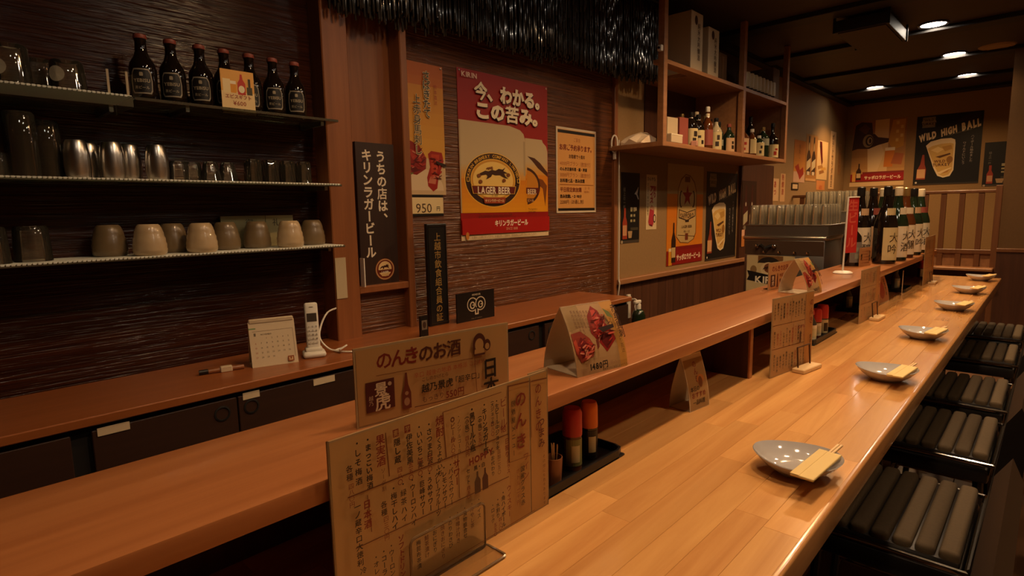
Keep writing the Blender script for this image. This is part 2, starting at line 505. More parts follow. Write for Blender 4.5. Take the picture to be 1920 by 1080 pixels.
# ------------------------------------------------------------------ ceiling fittings
ring = MB().lathe([(.085, 0), (.102, 0), (.104, -.006), (.096, -.012), (.084, -.008)], seg=28, close=False)
ring = ring.mesh('trim_ring', BLACKP, True)
lens = MB().lathe([(.001, -.004), (.083, -.004), (.083, -.001), (.001, -.001)], seg=28).mesh('lens', LAMPON)
names = {7: 'round recessed ceiling downlight, nearest of the lit row above the bar', 8: 'round recessed ceiling downlight, middle one of the lit row above the bar',
         9: 'round recessed ceiling downlight, farthest of the lit row above the bar', 10: 'round recessed ceiling downlight alone near the left far corner'}
rowname = ['above the maple counter, %s from the near end' % s for s in ('first', 'second', 'third', 'fourth')]+['above the raised shelf, %s from the near end' % s for s in ('first', 'second', 'third')]
for i, (x, y, k, cone) in enumerate(DOWN):
    lab = names.get(i) or 'round recessed ceiling downlight '+(rowname[i] if i < 7 else 'over the bar chairs, %s of two' % ('nearer', 'farther')[i-11])
    t = thing('downlight', lab, 'light', (x, y, CEIL), group='recessed ceiling downlights')
    link('trim_ring', ring, t); link('lens', lens, t)
    ld = bpy.data.lights.new('downlight_lamp', 'SPOT'); ld.energy = k; ld.color = LAMP_COL
    ld.spot_size = math.radians(cone); ld.spot_blend = .6; ld.shadow_soft_size = .05
    lo = bpy.data.objects.new('downlight_lamp', ld); C.objects.link(lo); lo.parent = t; lo.location = (0, 0, -.02)
t = thing('air_unit', 'dark box-shaped unit with bright corner hooks hanging from the ceiling', 'air conditioner', (-1.13, 5.22, CEIL))
MB().box(-.17, .17, -.32, .32, -.12, -.036, .004).build('casing', BEAMMAT, t)
MB().box(-.15, .15, -.30, .30, -.126, -.121).build('grille', CEILMAT, t)
for sx in (-1, 1):
    for sy in (-1, 1):
        MB().box(sx*.172-.008, sx*.172+.008, sy*.322-.008, sy*.322+.008, -.125, 0, .002, 1).build('hook', BLACKP, t)
t = thing('ceiling_speaker', 'flat round tan disc on the ceiling right of the downlights', 'speaker', (-.50, 6.87, CEIL))
MB().lathe([(.001, -.008), (.125, -.008), (.135, 0), (.001, 0)], seg=32).build('disc', mat('tan_disc', (.30, .19, .08), .6), t)
MB().lathe([(.001, -.011), (.10, -.011), (.105, -.007), (.001, -.007)], seg=32).build('grille', mat('tan_grille', (.34, .215, .09), .6), t)

# ------------------------------------------------------------------ bead curtain
bm = MB()
for iy in range(165):
    for ix in range(4):
        y = 1.215+iy*.0150+random.uniform(-.005, .005); x = -2.088+.018*ix+random.uniform(-.005, .005)
        r = .0052
        bot = 2.178+.062*(y-1.2)/2.3+random.choice((0, 0, .012, .03, .05))+random.uniform(-.012, .018)+.018*math.sin(y*7+ix)
        L_ = random.uniform(.10, .19)
        z = bot
        prof = []
        while z < 2.73:
            zt = min(z+L_, 2.735)
            prof += [(r*.5, z), (r, z+.005), (r*.97, (z+zt)/2), (r, zt-.005), (r*.5, zt)]
            z = zt+.0015
        bm.lathe(prof, (x, y, 0), 8)
tag(bm.build('bead_curtain', BEADS, smooth=True), 'glossy black bead curtain hanging in a fringe along the top of the kitchen wall', 'curtain', kind='stuff')
t = tag(MB().box(-2.0985, -2.01, 1.20, 3.705, 2.735, CEIL, .004, 1).build('curtain_rail', BEAMMAT), 'black rail on the ceiling carrying the bead curtain', 'rail')

# ------------------------------------------------------------------ the bar
t = thing('dining_counter', 'long pale maple bar counter set with oval plates', 'counter')
MB().box(-.762, -.2222, -.5, 4.52, .905, .9235).build('core', DARKWOOD, t)
stv = {}
for r in range(11):
    x = -.76+r*.0489
    y = -.5-random.uniform(0, .5)
    while y < 4.52:
        l = random.choice((.25, .32, .40, .5, .6))
        a, b = max(y, -.5), min(y+l, 4.52)
        if b-a > .06:
            k = round(b-a, 2)
            if k not in stv: stv[k] = MB().box(.0001, .0488, .0001, k-.0001, .9235, .95, .0003, 1).mesh('stave', MAPLE)
            link('stave', stv[k], t, (x, a, 0))
        y += l
MB().prism([(-.2221, .906), (-.2145, .906), (-.213, .9075), (-.213, .9455), (-.2138, .9479), (-.2153, .9494), (-.2175, .95), (-.2221, .95)], -.5, 4.523).build('front_edge', MAPLE_EDGE, t, smooth=True)
MB().box(-.62, -.60, -.5, 4.5, 0, .90).build('base_panel', DARKWOOD, t)
MB().box(-.66, -.55, -.5, 4.5, .10, .13, .006, 1).build('foot_rail', DARKWOOD, t)

t = thing('serving_shelf', 'raised orange-brown wooden shelf running along the back of the bar', 'shelf', (-.024, 0, 0), -.0075)
MB().box(-.742, -.527, -.5, 4.36, 1.093, 1.12, .004, 2).build('board', SHELFWOOD, t, smooth=True)
MB().box(-.742, -.727, -.5, 4.34, .9503, 1.093).build('back_panel', DARKWOOD, t)
for y in (0.02, 1.50, 2.95, 4.325):
    MB().box(-.727, -.553, y, y+.018, .9503, 1.093, .001, 1).build('divider', DARKWOOD, t)
    MB().box(-.553, -.547, y, y+.018, .9503, 1.093, .001, 1).build('divider_edge', SHELFWOOD, t)

# ------------------------------------------------------------------ kitchen back counter
t = thing('back_counter', 'low brown kitchen counter with dark sliding doors along the wall', 'counter')
MB().box(-2.19, -1.80, -.6, 2.95, .862, .888, .003, 1).build('worktop', WORKTOP, t)
MB().box(-2.19, -1.83, -.6, 2.94, .06, .862).build('carcass', BLACKGAP, t)
MB().box(-2.19, -1.88, -.6, 2.94, 0, .06).build('plinth', BLACKGAP, t)
doors = [(-.55, .255), (.30, .672), (.676, 1.20), (1.25, 2.115), (2.16, 2.93)]
for a, b in doors:
    d = MB().box(-1.83, -1.812, a, b, .10, .845, .002, 1).build('sliding_door', DOORWOOD, t)
    pulls = {.30: [.627], .676: [.715], 1.25: [2.06], 2.16: [2.21]}.get(a, [])
    for y in pulls:
        MB().lathe([(.024, 0), (.024, .002), (.019, .003), (.018, -.001), (.001, -.002)], seg=20, close=False).build('finger_pull', BLACKGAP, d, (-1.812, y, .805), rot=(0, PI/2, 0))
    for ya, yb, z in {.30: [(.312, .386, .845)], .676: [(.690, .742, .848), (.926, 1.006, .838)]}.get(a, []):
        e = MB().box(-1.812, -1.8095, ya, yb, z-.013-.004, z+.009-.004).build('label_strip', PAPER, d)

# ------------------------------------------------------------------ left bay: glass shelves
def glass_shelf(label, y0, y1, ztop, th, m, mat_to, dots=True):
    t = thing('glass_shelf', label, 'shelf', (0, 0, 0))
    MB().box(-2.19, -2.0, y0, y1, ztop-th, ztop-.003, .001, 1).build('pane', m, t)
    if mat_to:
        mb = MB()
        n = int((mat_to[1]-mat_to[0])/.011)
        mb.box(-2.188, -2.003, mat_to[0], mat_to[1], ztop-.003, ztop-.0005)
        for i in range(n):                                   # open weave along the mat's front edge
            y = mat_to[0]+i*.011
            mb.box(-2.0032, -1.9985, y, y+.008, ztop-.006, ztop, .001, 1)
        tag(mb.build('mesh_mat', MATW, t), kind='stuff')
    for y in (y0+.15, y1-.05):
        MB().box(-2.193, -2.03, y-.006, y+.006, ztop-th-.014, ztop-th, .001, 1).build('bracket', STEEL_D, t)
    return t
glass_shelf('thick greenish glass shelf holding beer mugs, top left', -.6, .522, 1.757, .034, GLASS_G, (-.6, .52))
glass_shelf('thin clear glass shelf holding black beer bottles', .528, 1.19, 1.757, .012, GLASS_G, None)
glass_shelf('glass shelf at middle height holding steel tumblers and small glasses', -.6, 1.19, 1.517, .010, GLASS_G, (-.6, 1.185))
glass_shelf('lowest glass shelf holding the beige cups', -.6, 1.19, 1.286, .010, GLASS_G, (-.6, 1.185))

def tumbler_mesh(name, h, r0, r1, m, seg=18, wall=.003, bottom_up=True, ribs=0):
    """hollow glass; bottom_up = standing upside down on its rim"""
    prof = [(r0, 0), (r0+(r1-r0)*.5, h*.5), (r1, h-.006), (r1-.004, h), (.001, h)]
    inner = [(.001, h-.012), (r1-wall-.003, h-.012), (r0-wall, 0)]
    mb = MB().lathe(prof+inner+[(r0, 0)], seg=seg, close=False)
    if not bottom_up:
        for v in mb.bm.verts: v.co.z = h-v.co.z
    if ribs:
        for v in mb.bm.verts:
            a = math.atan2(v.co.y, v.co.x); rr = math.hypot(v.co.x, v.co.y)
            if rr > r1*.7:
                k = 1+.05*math.cos(a*ribs); v.co.x *= k; v.co.y *= k
    return mb.mesh(name, m, True)

def item(name, me, label, cat, loc, group=None, rz=0, part='body'):
    t = thing(name, label, cat, loc, rz, group); link(part, me, t); return t

# mugs top left
emb = mat('etched_white', (.42, .38, .28), .6)
mugm = tumbler_mesh('body', .098, .045, .040, GLASS, 20)
mugb = MB().lathe([(.0462, .02), (.0462, .058)], seg=20, close=False)
def emblem_on(t, r, zc, rr, m, facing):
    """round printed badge wrapped on a glass of radius r"""
    mb = MB(); n = 14; vs = [(r*math.cos(facing), r*math.sin(facing), zc)]
    for i in range(n):
        a = 2*PI*i/n; th = facing+rr*math.cos(a)/r
        vs.append((r*math.cos(th), r*math.sin(th), zc+rr*math.sin(a)))
    mb.faces(vs, [(0, 1+i, 1+(i+1) % n) for i in range(n)])
    mb.build('badge', m, t)
for i, (y, x, h, lab) in enumerate([(.262, -2.07, 1.08, 'clear beer mug with round white badge, leftmost on the top shelf'),
                                (.332, -2.147, .95, 'clear beer glass behind the leftmost mug, on the top shelf'),
                                (.384, -2.07, .86, 'clear beer glass with round white badge, nearest the white sticks'),
                                (.18, -2.07, 1.0, 'clear beer glass at the left edge of the top shelf')]):
    t = thing('beer_glass', lab, 'glass', (x, y, 1.757), group='beer glasses on the top shelf')
    link('body', mugm, t).scale = (1, 1, h)
    if i != 1: emblem_on(t, .0475, .042, .021, emb, -.75)
for y, lab in ((.476, 'thin white upright card seen edge on, left of two beside the bottles'), (.524, 'thin white upright card seen edge on, right next to the first beer bottle')):
    t = thing('menu_card', lab, 'card', (-2.05, y, 1.757), rz=1.34)
    MB().box(-.003, .003, 0, .05, 0, .076).build('sheet', PAPER, t)
    MB().box(-.004, .004, .02, .055, 0, .006).build('foot', WHITEP, t)

# black beer bottles
ORD = ['first', 'second', 'third', 'fourth', 'fifth', 'sixth', 'seventh', 'eighth']
bp = [(.001, 0), (.034, 0), (.037, .005), (.037, .095), (.034, .112), (.021, .134), (.0165, .15), (.015, .176), (.0165, .180), (.0165, .186)]
bbody = MB().lathe(bp, seg=22).mesh('body', BEERGLASS, True)
bcap = MB().lathe([(.0175, .185), (.0185, .188), (.0175, .197), (.012, .200), (.001, .2005)], seg=16).mesh('cap', CAPRED, True)
def label_patch(r, w_, z0, z1, facing, d=0, taper=.8):
    """curved label on a bottle: list of verts/faces in an arc"""
    vs = []; n = 8; rows = [(z0, .8), (z0+(z1-z0)*.12, .95), ((z0+z1)/2, 1), (z1-(z1-z0)*.15, .9), (z1, taper*.85)]
    for z, k in rows:
        for i in range(n+1):
            th = facing+(-.5+i/n)*w_*k/r
            vs.append(((r+d)*math.cos(th), (r+d)*math.sin(th), z))
    fs = [(a*(n+1)+i, a*(n+1)+i+1, (a+1)*(n+1)+i+1, (a+1)*(n+1)+i) for a in range(len(rows)-1) for i in range(n)]
    return vs, fs
FACE = -.42
mb = MB(); mb.faces(*label_patch(.037, .060, .018, .092, FACE, .0004)); lb0 = mb.mesh('label', mat('label_silver', (.30, .26, .20), .45))
mb = MB(); mb.faces(*label_patch(.037, .053, .022, .088, FACE, .0008)); lb1 = mb.mesh('label_ground', mat('label_black', (.012, .010, .009), .45))
def wrap_text(mb, s, r, z, size, facing, bold=0):
    adv = [1.0 if wide(c) else (glyph(c, bold)[3]-glyph(c, bold)[2]+.08) for c in s]
    p = -sum(adv)*size/2
    for c, a in zip(s, adv):
        vs, fs, x0, x1 = glyph(c, bold); cx = .5 if wide(c) else (x0+x1)/2
        out = []
        for x, y in vs:
            th = facing+(p+a*size/2+(x-cx)*size)/r
            out.append((r*math.cos(th), r*math.sin(th), z+(y-.36)*size))
        if fs: mb.faces(out, fs)
        p += a*size
mb = MB(); wrap_text(mb, 'YEBISU', .0382, .057, .014, FACE, .02); wrap_text(mb, '黒ビール', .0382, .036, .010, FACE, .01)
mb.faces(*label_patch(.0380, .010, .070, .081, FACE)); lb2 = mb.mesh('lettering', mat('label_print', (.38, .32, .22), .45))
for i, y in enumerate((.578, .660, .745, .822, .905, .988, 1.070)):
    t = thing('beer_bottle', '%s black beer bottle from the left on the top glass shelf' % ORD[i], 'bottle', (-2.085, y, 1.757), group='black beer bottles on the top shelf')
    for n_, me in (('body', bbody), ('cap', bcap), ('label', lb0), ('label_ground', lb1), ('lettering', lb2)): link(n_, me, t)
# price card in front of the bottles
cv = Canvas(); W_, H_ = .108, .135
cv.rect(0, 0, W_, H_, (226, 168, 78)); cv.rect(0, 0, W_, .066, (233, 205, 150))
cv.rect(.006, .060, .030, .105, (236, 214, 160)); cv.rect(.030, .062, .048, .098, (224, 150, 30)); cv.rect(.030, .09, .048, .10, (244, 230, 200))
cv.poly([(.053, .058), (.079, .058), (.079, .095), (.071, .108), (.069, .124), (.063, .124), (.061, .108), (.053, .095)], (190, 45, 20))
cv.ell(.066, .076, .010, .012, (236, 226, 190)); cv.rect(.083, .060, .101, .085, (70, 60, 25)); cv.rect(.088, .085, .096, .112, (60, 50, 20))
cv.text('エビスギフト', .054, .050, .0145, (150, 40, 20), .02, align='c'); cv.text('¥600', .056, .030, .019, (150, 60, 25), .01, align='c')
cv.text('おすすめの一本です', .054, .010, .008, (140, 100, 50), align='c')
t = sheet('price_card', 'small orange and cream price card in front of the fourth bottle', 'card', (-2.025, .782, 1.757-.012), W_, H_, (226, 168, 78), cv, t=.002)
MB().box(-.002, W_+.002, -.012, .0, -.006, .004).build('clip', ACRYL, t)

# tumblers and glasses on the middle shelf
stp = [(.030, 0), (.033, .03), (.0315, .07), (.027, .10), (.023, .108), (.001, .109)]
stm = MB().lathe(stp, seg=24).mesh('body', STEEL, True)
for i, (y, x, lab) in enumerate([(.384, -2.07, 'brushed steel tumbler upside down, leftmost of the four'), (.470, -2.07, 'brushed steel tumbler upside down, second from left'),
                             (.525, -2.115, 'brushed steel tumbler upside down, partly hidden third from left'), (.588, -2.07, 'brushed steel tumbler upside down, rightmost beside clear glasses'),
                             (.425, -2.14, 'brushed steel tumbler half hidden behind the left two tumblers')]):
    item('steel_tumbler', stm, lab, 'tumbler', (x, y, 1.517), 'steel tumblers on the middle shelf')
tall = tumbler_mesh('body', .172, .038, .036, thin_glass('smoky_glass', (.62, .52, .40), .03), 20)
for y, x, h, lab in ((.262, -2.06, 1.0, 'tall dark glass upside down left of the steel tumblers'), (.322, -2.11, .93, 'tall dark glass standing behind the left tall glass'), (.243, -2.15, 1.02, 'tall dark glass at the back touching the wall')):
    t = item('tall_glass', tall, lab, 'glass', (x, y, 1.517), 'tall dark glasses on the middle shelf'); t.scale = (1, 1, h)
sm = tumbler_mesh('body', .062, .028, .025, GLASS)
tp = tumbler_mesh('body', .064, .032, .022, GLASS)
ct = tumbler_mesh('body', .078, .027, .025, GLASS, 24, ribs=8)
for y, x, me, lab in ((.205, -2.06, sm, 'small clear glass at the left end of the middle shelf'), (.648, -2.07, sm, 'small clear glass right next to the steel tumblers'), (.697, -2.09, sm, 'small clear glass, second from the steel tumblers'),
                   (.742, -2.06, tp, 'small tapering clear glass in the middle of the shelf'), (.800, -2.07, tp, 'small tapering clear glass left of the cut glasses')):
    item('small_glass', me, lab, 'glass', (x, y, 1.517), 'small clear glasses on the middle shelf')
k = 0
for x, lab in ((-2.045, 'front row'), (-2.105, 'back row')):
    for i in range(4):
        item('cut_glass', ct, '%s cut-glass tumbler from the left in the %s' % (ORD[i], lab), 'glass', (x, .878+i*.061+(.018 if x < -2.1 else 0), 1.517), 'cut glasses at the right of the middle shelf')

# cups on the lowest shelf
def cup_mesh(m):
    return MB().lathe([(.040, 0), (.0455, .006), (.0475, .018), (.0462, .022), (.0468, .034), (.0445, .040), (.0440, .052), (.041, .058), (.0395, .070), (.036, .082), (.032, .091), (.027, .0955), (.001, .096)], seg=28).mesh('body', m, True)
cl, cd = cup_mesh(CUP_L), cup_mesh(CUP_D)
for y, x, me, lab in ((.452, -2.125, cd, 'greyish beige cup upside down, leftmost of the cups'), (.541, -2.05, cl, 'pale ribbed cup upside down, left one in the front row'),
                   (.632, -2.14, cd, 'greyish beige cup behind and between the two pale cups'), (.692, -2.05, cl, 'pale ribbed cup upside down, middle of the front row'),
                   (.795, -2.12, cd, 'greyish beige cup right behind the middle pale cup'), (.902, -2.115, cd, 'greyish beige cup in front of the folded card'),
                   (.995, -2.05, cl, 'pale ribbed cup upside down, right end of the front row'), (1.120, -2.12, cd, 'greyish beige cup at the right end against the post')):
    item('tea_cup', me, lab, 'cup', (x, y, 1.286), 'beige cups on the lowest shelf')
for y, x, lab in ((.168, -2.06, 'clear glass at the left edge of the cup shelf'), (.262, -2.09, 'clear glass, second from the left on the cup shelf')):
    item('small_glass', mugm, lab, 'glass', (x, y, 1.286), 'clear glasses on the cup shelf')
cv = Canvas(); cv.text('御', .085, .09, .03, (60, 55, 40)); cv.text('礼', .185, .09, .03, (60, 55, 40)); cv.line((.16, .0), (.16, .115), .002, (60, 60, 45))
sheet('folded_card', 'flat olive folded card leaning on the wall behind the cups', 'card', (-2.176, .80, 1.287), .268, .115, (150, 140, 100), cv, t=.008)

# ------------------------------------------------------------------ things on the back counter
ZB = .888
# desk calendar
t = thing('desk_calendar', 'white desk calendar standing left of the telephone', 'calendar', (-1.955, .785, ZB), 1.30)
cw, chh = .150, .150
def lean(a): return lambda x, y, z: (x, y*1.0+z*a, z)
lw = lean(.28)
mb = MB().box(0, cw, 0, .002, 0, chh)
for v in mb.bm.verts: v.co = lw(*v.co)
mb.build('page', PAPER, t)
mb = MB().box(0, cw, .0, .002, 0, chh)
for v in mb.bm.verts: v.co = (v.co.x, v.co.y+.085-v.co.z*.28, v.co.z)
mb.build('back_leaf', PAPER, t)
MB().box(0, cw, -.002, .089, 0, .002).build('foot', PAPER, t)
MB().box(.002, cw-.002, .038, .049, chh-.006, chh+.010, .003, 1).build('binding', PAPER, t)
cv = Canvas()
cv.line((.010, .118), (.142, .118), .0012, (120, 100, 80)); cv.line((.142, .022), (.142, .118), .0012, (120, 100, 80))
cv.rect(0, .126, .022, .130, (110, 140, 90)); cv.text('11', .014, .108, .014, BLACK, .03); cv.text('NOVEMBER', .036, .107, .007, (90, 80, 60))
n = 0
for r in range(5):
    for c in range(7):
        if r == 0 and c < 2: continue
        n += 1
        if n <= 30: cv.text(str(n), .018+c*.0178, .094-r*.0155, .0075, (150, 40, 30) if c == 0 else (60, 50, 40), align='c')
cv.rect(.116, .008, .136, .026, (140, 70, 25)); cv.rect(.120, .012, .132, .022, (215, 190, 140)); cv.rect(.123, .015, .129, .022, (140, 70, 25))
cv.obj(t, loc=(0, 0, 0), warp=lw)

# cordless telephone
t = thing('telephone', 'white cordless telephone standing in its charging cradle', 'telephone', (-1.945, 1.005, ZB), 1.18)
MB().box(-.040, .040, -.036, .034, 0, .022, .010, 3).build('cradle', WHITEP, t, smooth=True)
MB().box(-.030, .030, -.020, .028, .02, .034, .006, 2).build('cradle_back', WHITEP, t, smooth=True)
h = MB().box(-.0235, .0235, -.011, .011, 0, .175, .008, 3).build('handset', WHITEP, t, (0, .002, .022), rot=(-.16, 0, 0), smooth=True)
cv = Canvas(base=.0114)
cv.rect(-.017, .105, .017, .136, (58, 48, 38)); cv.ell(0, .158, .008, .002, (120, 110, 95))
for r in range(5):
    for c in range(3):
        cv.ell(-.0125+c*.0125, .087-r*.0145, .0048, .0036, (205, 198, 185)); cv.text('123456789*0#abc'[r*3+c] if r < 4 else '・', -.0125+c*.0125, .087-r*.0145, .0075, BLACK, .02, align='c')
cv.obj(h, 'keypad')
# cable
def spline(pts, n=6):
    P = [Vector(p) for p in pts]; out = []
    for i in range(len(P)-1):
        a, b, c, d = P[max(i-1, 0)], P[i], P[i+1], P[min(i+2, len(P)-1)]
        for k in range(n):
            s = k/n
            out.append(.5*((2*b)+(c-a)*s+(2*a-5*b+4*c-d)*s*s+(3*b-a-3*c+d)*s**3))
    return out+[P[-1]]
pts = [(-2.10, 1.19, 1.025), (-2.06, 1.13, 1.02), (-2.02, 1.08, .985), (-1.99, 1.055, .94), (-1.96, 1.075, .90), (-1.93, 1.10, .894), (-1.90, 1.085, .905), (-1.905, 1.115, .915), (-1.94, 1.12, .900), (-1.945, 1.09, .893),
       (-1.90, 1.10, .894), (-1.88, 1.13, .8925), (-1.90, 1.15, .8925), (-1.86, 1.155, .8925)]
tag(MB().tube(spline(pts), .0035, 6).build('telephone_cable', WHITEP, smooth=True), 'white telephone cable coiled beside the cradle', 'cable')
t = thing('marker_pen', 'dark brown marker pen with pale clip lying left of the calendar', 'pen', (-1.985, .715, ZB), 1.35)
MB().tube([(-.06, 0, .008), (.05, 0, .008)], .008, 10).build('barrel', POSTWOOD, t)
MB().tube([(-.085, 0, .0085), (-.058, 0, .0085)], .0085, 10).build('pen_cap', BLACKP, t)
MB().box(-.022, .014, -.011, .009, 0, .019, .002, 1).build('clip', PAPER, t)

# tall black plaque
t = thing('plaque', 'tall black lacquered plaque with gold upright lettering', 'plaque', (-2.035, 1.618, ZB), LEFT)
MB().box(0, .115, 0, .02, 0, .465, .004, 2).build('board', BLACKP, t)
fr = MB()
for a in ((.006, .010, .012, .455), (.105, .109, .012, .455)): fr.box(a[0], a[1], -.003, 0, a[2], a[3], .001, 1)
for a in ((.006, .109, .010, .014), (.006, .109, .451, .455)): fr.box(a[0], a[1], -.003, 0, a[2], a[3], .001, 1)
fr.build('frame_moulding', mat('black_lacquer', (.022, .017, .013), .2), t)
cv = Canvas(); cv.vtext('上越市飲食組合員の証', .058, .405, .040, (150, 118, 62), .012, step=1.02)
cv.obj(t)
# owl-faced black card
cv = Canvas(); ow = (190, 175, 150)
cv.text('MONDOR', .125, .124, .012, ow, .02, align='c')
for cx in (.098, .150):
    cv.ell(cx, .078, .034, .034, ow); cv.ell(cx, .078, .029, .029, BLACK); cv.ell(cx, .074, .017, .018, ow); cv.ell(cx, .074, .010, .012, BLACK); cv.rect(cx, .072, cx+.017, .077, ow)
cv.rect(.116, .055, .132, .062, BLACK)
cv.poly([(.112, .050), (.119, .050), (.119, .034), (.129, .034), (.129, .050), (.136, .050), (.136, .027), (.112, .027)], ow)
cv.text('shop of comfort', .123, .012, .010, (120, 105, 85), align='c')
sheet('owl_card', 'black card with a white owl-eyed emblem, beside the tall plaque', 'card', (-2.0, 1.745, ZB), .245, .138, BLACK, cv, t=.006)
cv = Canvas(); cv.rect(.006, .03, .034, .07, (110, 95, 80)); cv.ell(.02, .05, .009, .014, (60, 40, 30))
sheet('photo_card', 'small dark framed picture peeking over the near sake menu', 'card', (-1.90, 1.452, ZB), .040, .088, BLACK, cv, t=.01)

# board in the recess
bw, bh = .190, .60
cv = Canvas(); lt = (225, 212, 190)
cv.vtext('うちの店は、', .122, .545, .052, lt, .03, step=1.0)
cv.vtext('キリンラガービール', .052, .548, .051, lt, .03, step=1.0)
cx, cy = .118, .062
cv.ell(cx, cy, .050, .048, (120, 60, 30)); cv.ell(cx, cy, .047, .045, (190, 150, 100)); cv.ell(cx, cy, .043, .041, (110, 40, 20)); cv.ell(cx, cy+.002, .034, .033, (215, 185, 130))
beast = [(-.9, -.05), (-.55, .25), (-.35, .2), (-.15, .35), (.1, .3), (.3, .5), (.55, .45), (.75, .7), (.6, .3), (.9, .1), (.65, .05), (.75, -.25), (.95, -.5), (.6, -.3), (.4, -.1), (.1, -.15), (-.1, -.05), (-.2, -.35), (-.5, -.6), (-.4, -.3), (-.45, -.1), (-.75, -.2), (-1.0, -.5)]
cv.poly([(cx+x*.026, cy+.010+y*.020) for x, y in beast], (60, 25, 12))
cv.rect(cx-.034, cy-.014, cx+.034, cy-.002, (90, 30, 15)); cv.text('LAGER', cx, cy-.0115, .011, lt, .03, align='c'); cv.rect(cx-.018, cy-.030, cx+.018, cy-.018, (200, 165, 110))
sheet('wooden_sign', 'dark wooden sign board with white upright lettering in the pillar recess', 'sign', (-2.150, 1.338, 1.098), bw, bh, BLACK, cv, t=.018, m=SIGNWOOD)
t = sheet('paper_edge', 'thin white card slipped in left of the wooden sign', 'card', (-2.12, 1.325, 1.098), .004, .12, WHITE, None, t=.03)
sheet('paper_note', 'plain pale paper note pinned to the left post', 'paper', (-2.0985, 1.197, 1.062), .048, .166, (190, 172, 140), None, t=.002)

# ------------------------------------------------------------------ posters on the reed wall
XW = -2.192
w_, h_ = .245, .60
cv = Canvas()
cv.grad(0, 0, w_, h_, (196, 142, 48), (176, 92, 36), 10); cv.grad(0, .14, w_, .50, (205, 155, 62), (190, 128, 46), 6)
cv.rect(0, 0, w_, .17, (196, 168, 128)); cv.ell(.10, .02, .13, .10, (212, 188, 152), a0=0, a1=180)
cv.poly([(.0, .22), (.04, .245), (.09, .225), (.13, .17), (.125, .12), (.07, .09), (.01, .10), (0, .11)], (128, 24, 18))
cv.poly([(.02, .21), (.07, .20), (.11, .15), (.05, .16)], (165, 50, 36)); cv.poly([(.01, .14), (.06, .12), (.10, .115), (.05, .10)], (92, 14, 12))
cv.poly([(.14, .19), (.16, .205), (.225, .20), (.235, .16), (.20, .08), (.19, .03), (.165, .015), (.135, .04), (.13, .08), (.15, .13)], (150, 30, 18))
cv.poly([(.16, .19), (.21, .19), (.19, .10), (.165, .05), (.155, .09)], (178, 58, 34)); cv.poly([(.135, .055), (.18, .05), (.19, .09), (.15, .085)], (190, 110, 84))
flecks(cv, .015, .11, .12, .215, 26, ((190, 80, 62), (200, 120, 96), (96, 14, 12), (166, 44, 34), (84, 10, 10)), .016, .004, 3); flecks(cv, .15, .06, .215, .19, 22, ((190, 80, 62), (200, 120, 96), (96, 14, 12), (166, 44, 34), (84, 10, 10)), .016, .004, 4)
cv.poly([(.18, .16), (.245, .145), (.245, .130), (.19, .145)], (42, 24, 14)); cv.poly([(.0, .07), (.05, .10), (.02, .10), (0, .09)], (100, 110, 50))
cv.vtext('さばきたて', .140, .545, .046, (235, 218, 170), .05, step=.92); cv.vtext('さばきたて', .140, .545, .046, BLACK, .018, step=.92)
cv.vtext('上赤身馬刺し', .080, .435, .047, (235, 218, 170), .05, step=.98); cv.vtext('上赤身馬刺し', .080, .435, .047, BLACK, .012, step=.98)
cv.vtext('熊本直送', .192, .50, .020, (150, 50, 25), step=1.2)
sheet('meat_poster', 'narrow orange poster of raw red meat right of the pillar', 'poster', (XW, 1.625, 1.487), w_, h_, (190, 130, 50), cv, pins=[(.232, .59)])
cv = Canvas(); cv.rect(0, .0, .205, .012, BLACK); cv.rect(.0, .088, .205, .104, BLACK); cv.text('950', .085, .040, .062, (70, 45, 20), align='c', sx=1.05); cv.text('円', .160, .035, .024, BLACK, .03)
sheet('price_sign', 'white price sign under the narrow meat poster', 'sign', (XW, 1.645, 1.386), .205, .104, (222, 200, 150), cv)

# big red beer poster
w_, h_ = .690, .848
cv = Canvas()
U = lambda a: a*w_
V = lambda b: (1-b)*h_
RB = (146, 18, 14)
cv.rect(0, 0, w_, h_, RB)
cv.poly([(0, V(1)), (w_, V(1)), (w_, V(.965)), (0, V(.965))], (214, 190, 150))
def mug(u0, u1, vt, vb, beer, r=.05):
    foam = (186, 164, 126)
    cv.poly([(U(u0), V(vt)), (U(u0)+(U(u1)-U(u0))*.75, V(vt-.0)), (U(u1)-.04, V(vt+.018)), (U(u1)-.012, V(vt+.04)), (U(u1), V(vt+.075)), (U(u1), V(vb)), (U(u0), V(vb))], foam)
    cv.grad(U(u0), V(vb), U(u1), V(beer), (222, 150, 24), (200, 118, 20), 8)
    cv.grad(U(u0), V(beer+.03), U(u1), V(beer-.05), (206, 140, 50), (188, 164, 124), 6)
mug(.715, .995, .355, .835, .56)
cv.poly([(U(.74), V(.47)), (U(.80), V(.50)), (U(.87), V(.545)), (U(.995), V(.60)), (U(.995), V(.57)), (U(.90), V(.51)), (U(.83), V(.48))], (70, 34, 14))
cv.poly([(U(.72), V(.62)), (U(.80), V(.60)), (U(.93), V(.62)), (U(.985), V(.66)), (U(.96), V(.80)), (U(.93), V(.68)), (U(.84), V(.64))], (120, 62, 16))
cv.ell(U(.70), V(.665), .135, .105, (64, 32, 16), a0=-80, a1=80); cv.ell(U(.70), V(.665), .118, .090, (190, 124, 32), a0=-80, a1=80)
cv.rect(U(.72), V(.715), U(.88), V(.675), (96, 26, 16)); cv.text('BEER', U(.735), V(.695)-.004, .040, (225, 205, 170), .02, sx=.85)
cv.rect(U(.725), V(.77), U(.81), V(.745), (110, 60, 24)); cv.text('ビール', U(.735), V(.757)-.002, .018, (225, 205, 170))
mug(0, .712, .292, .835, .60)
cv.rect(U(0), V(.30), U(.012), V(.835), (168, 146, 110)); cv.rect(U(.69), V(.38), U(.712), V(.60), (168, 146, 110))
ex, ey = U(.345), V(.635)
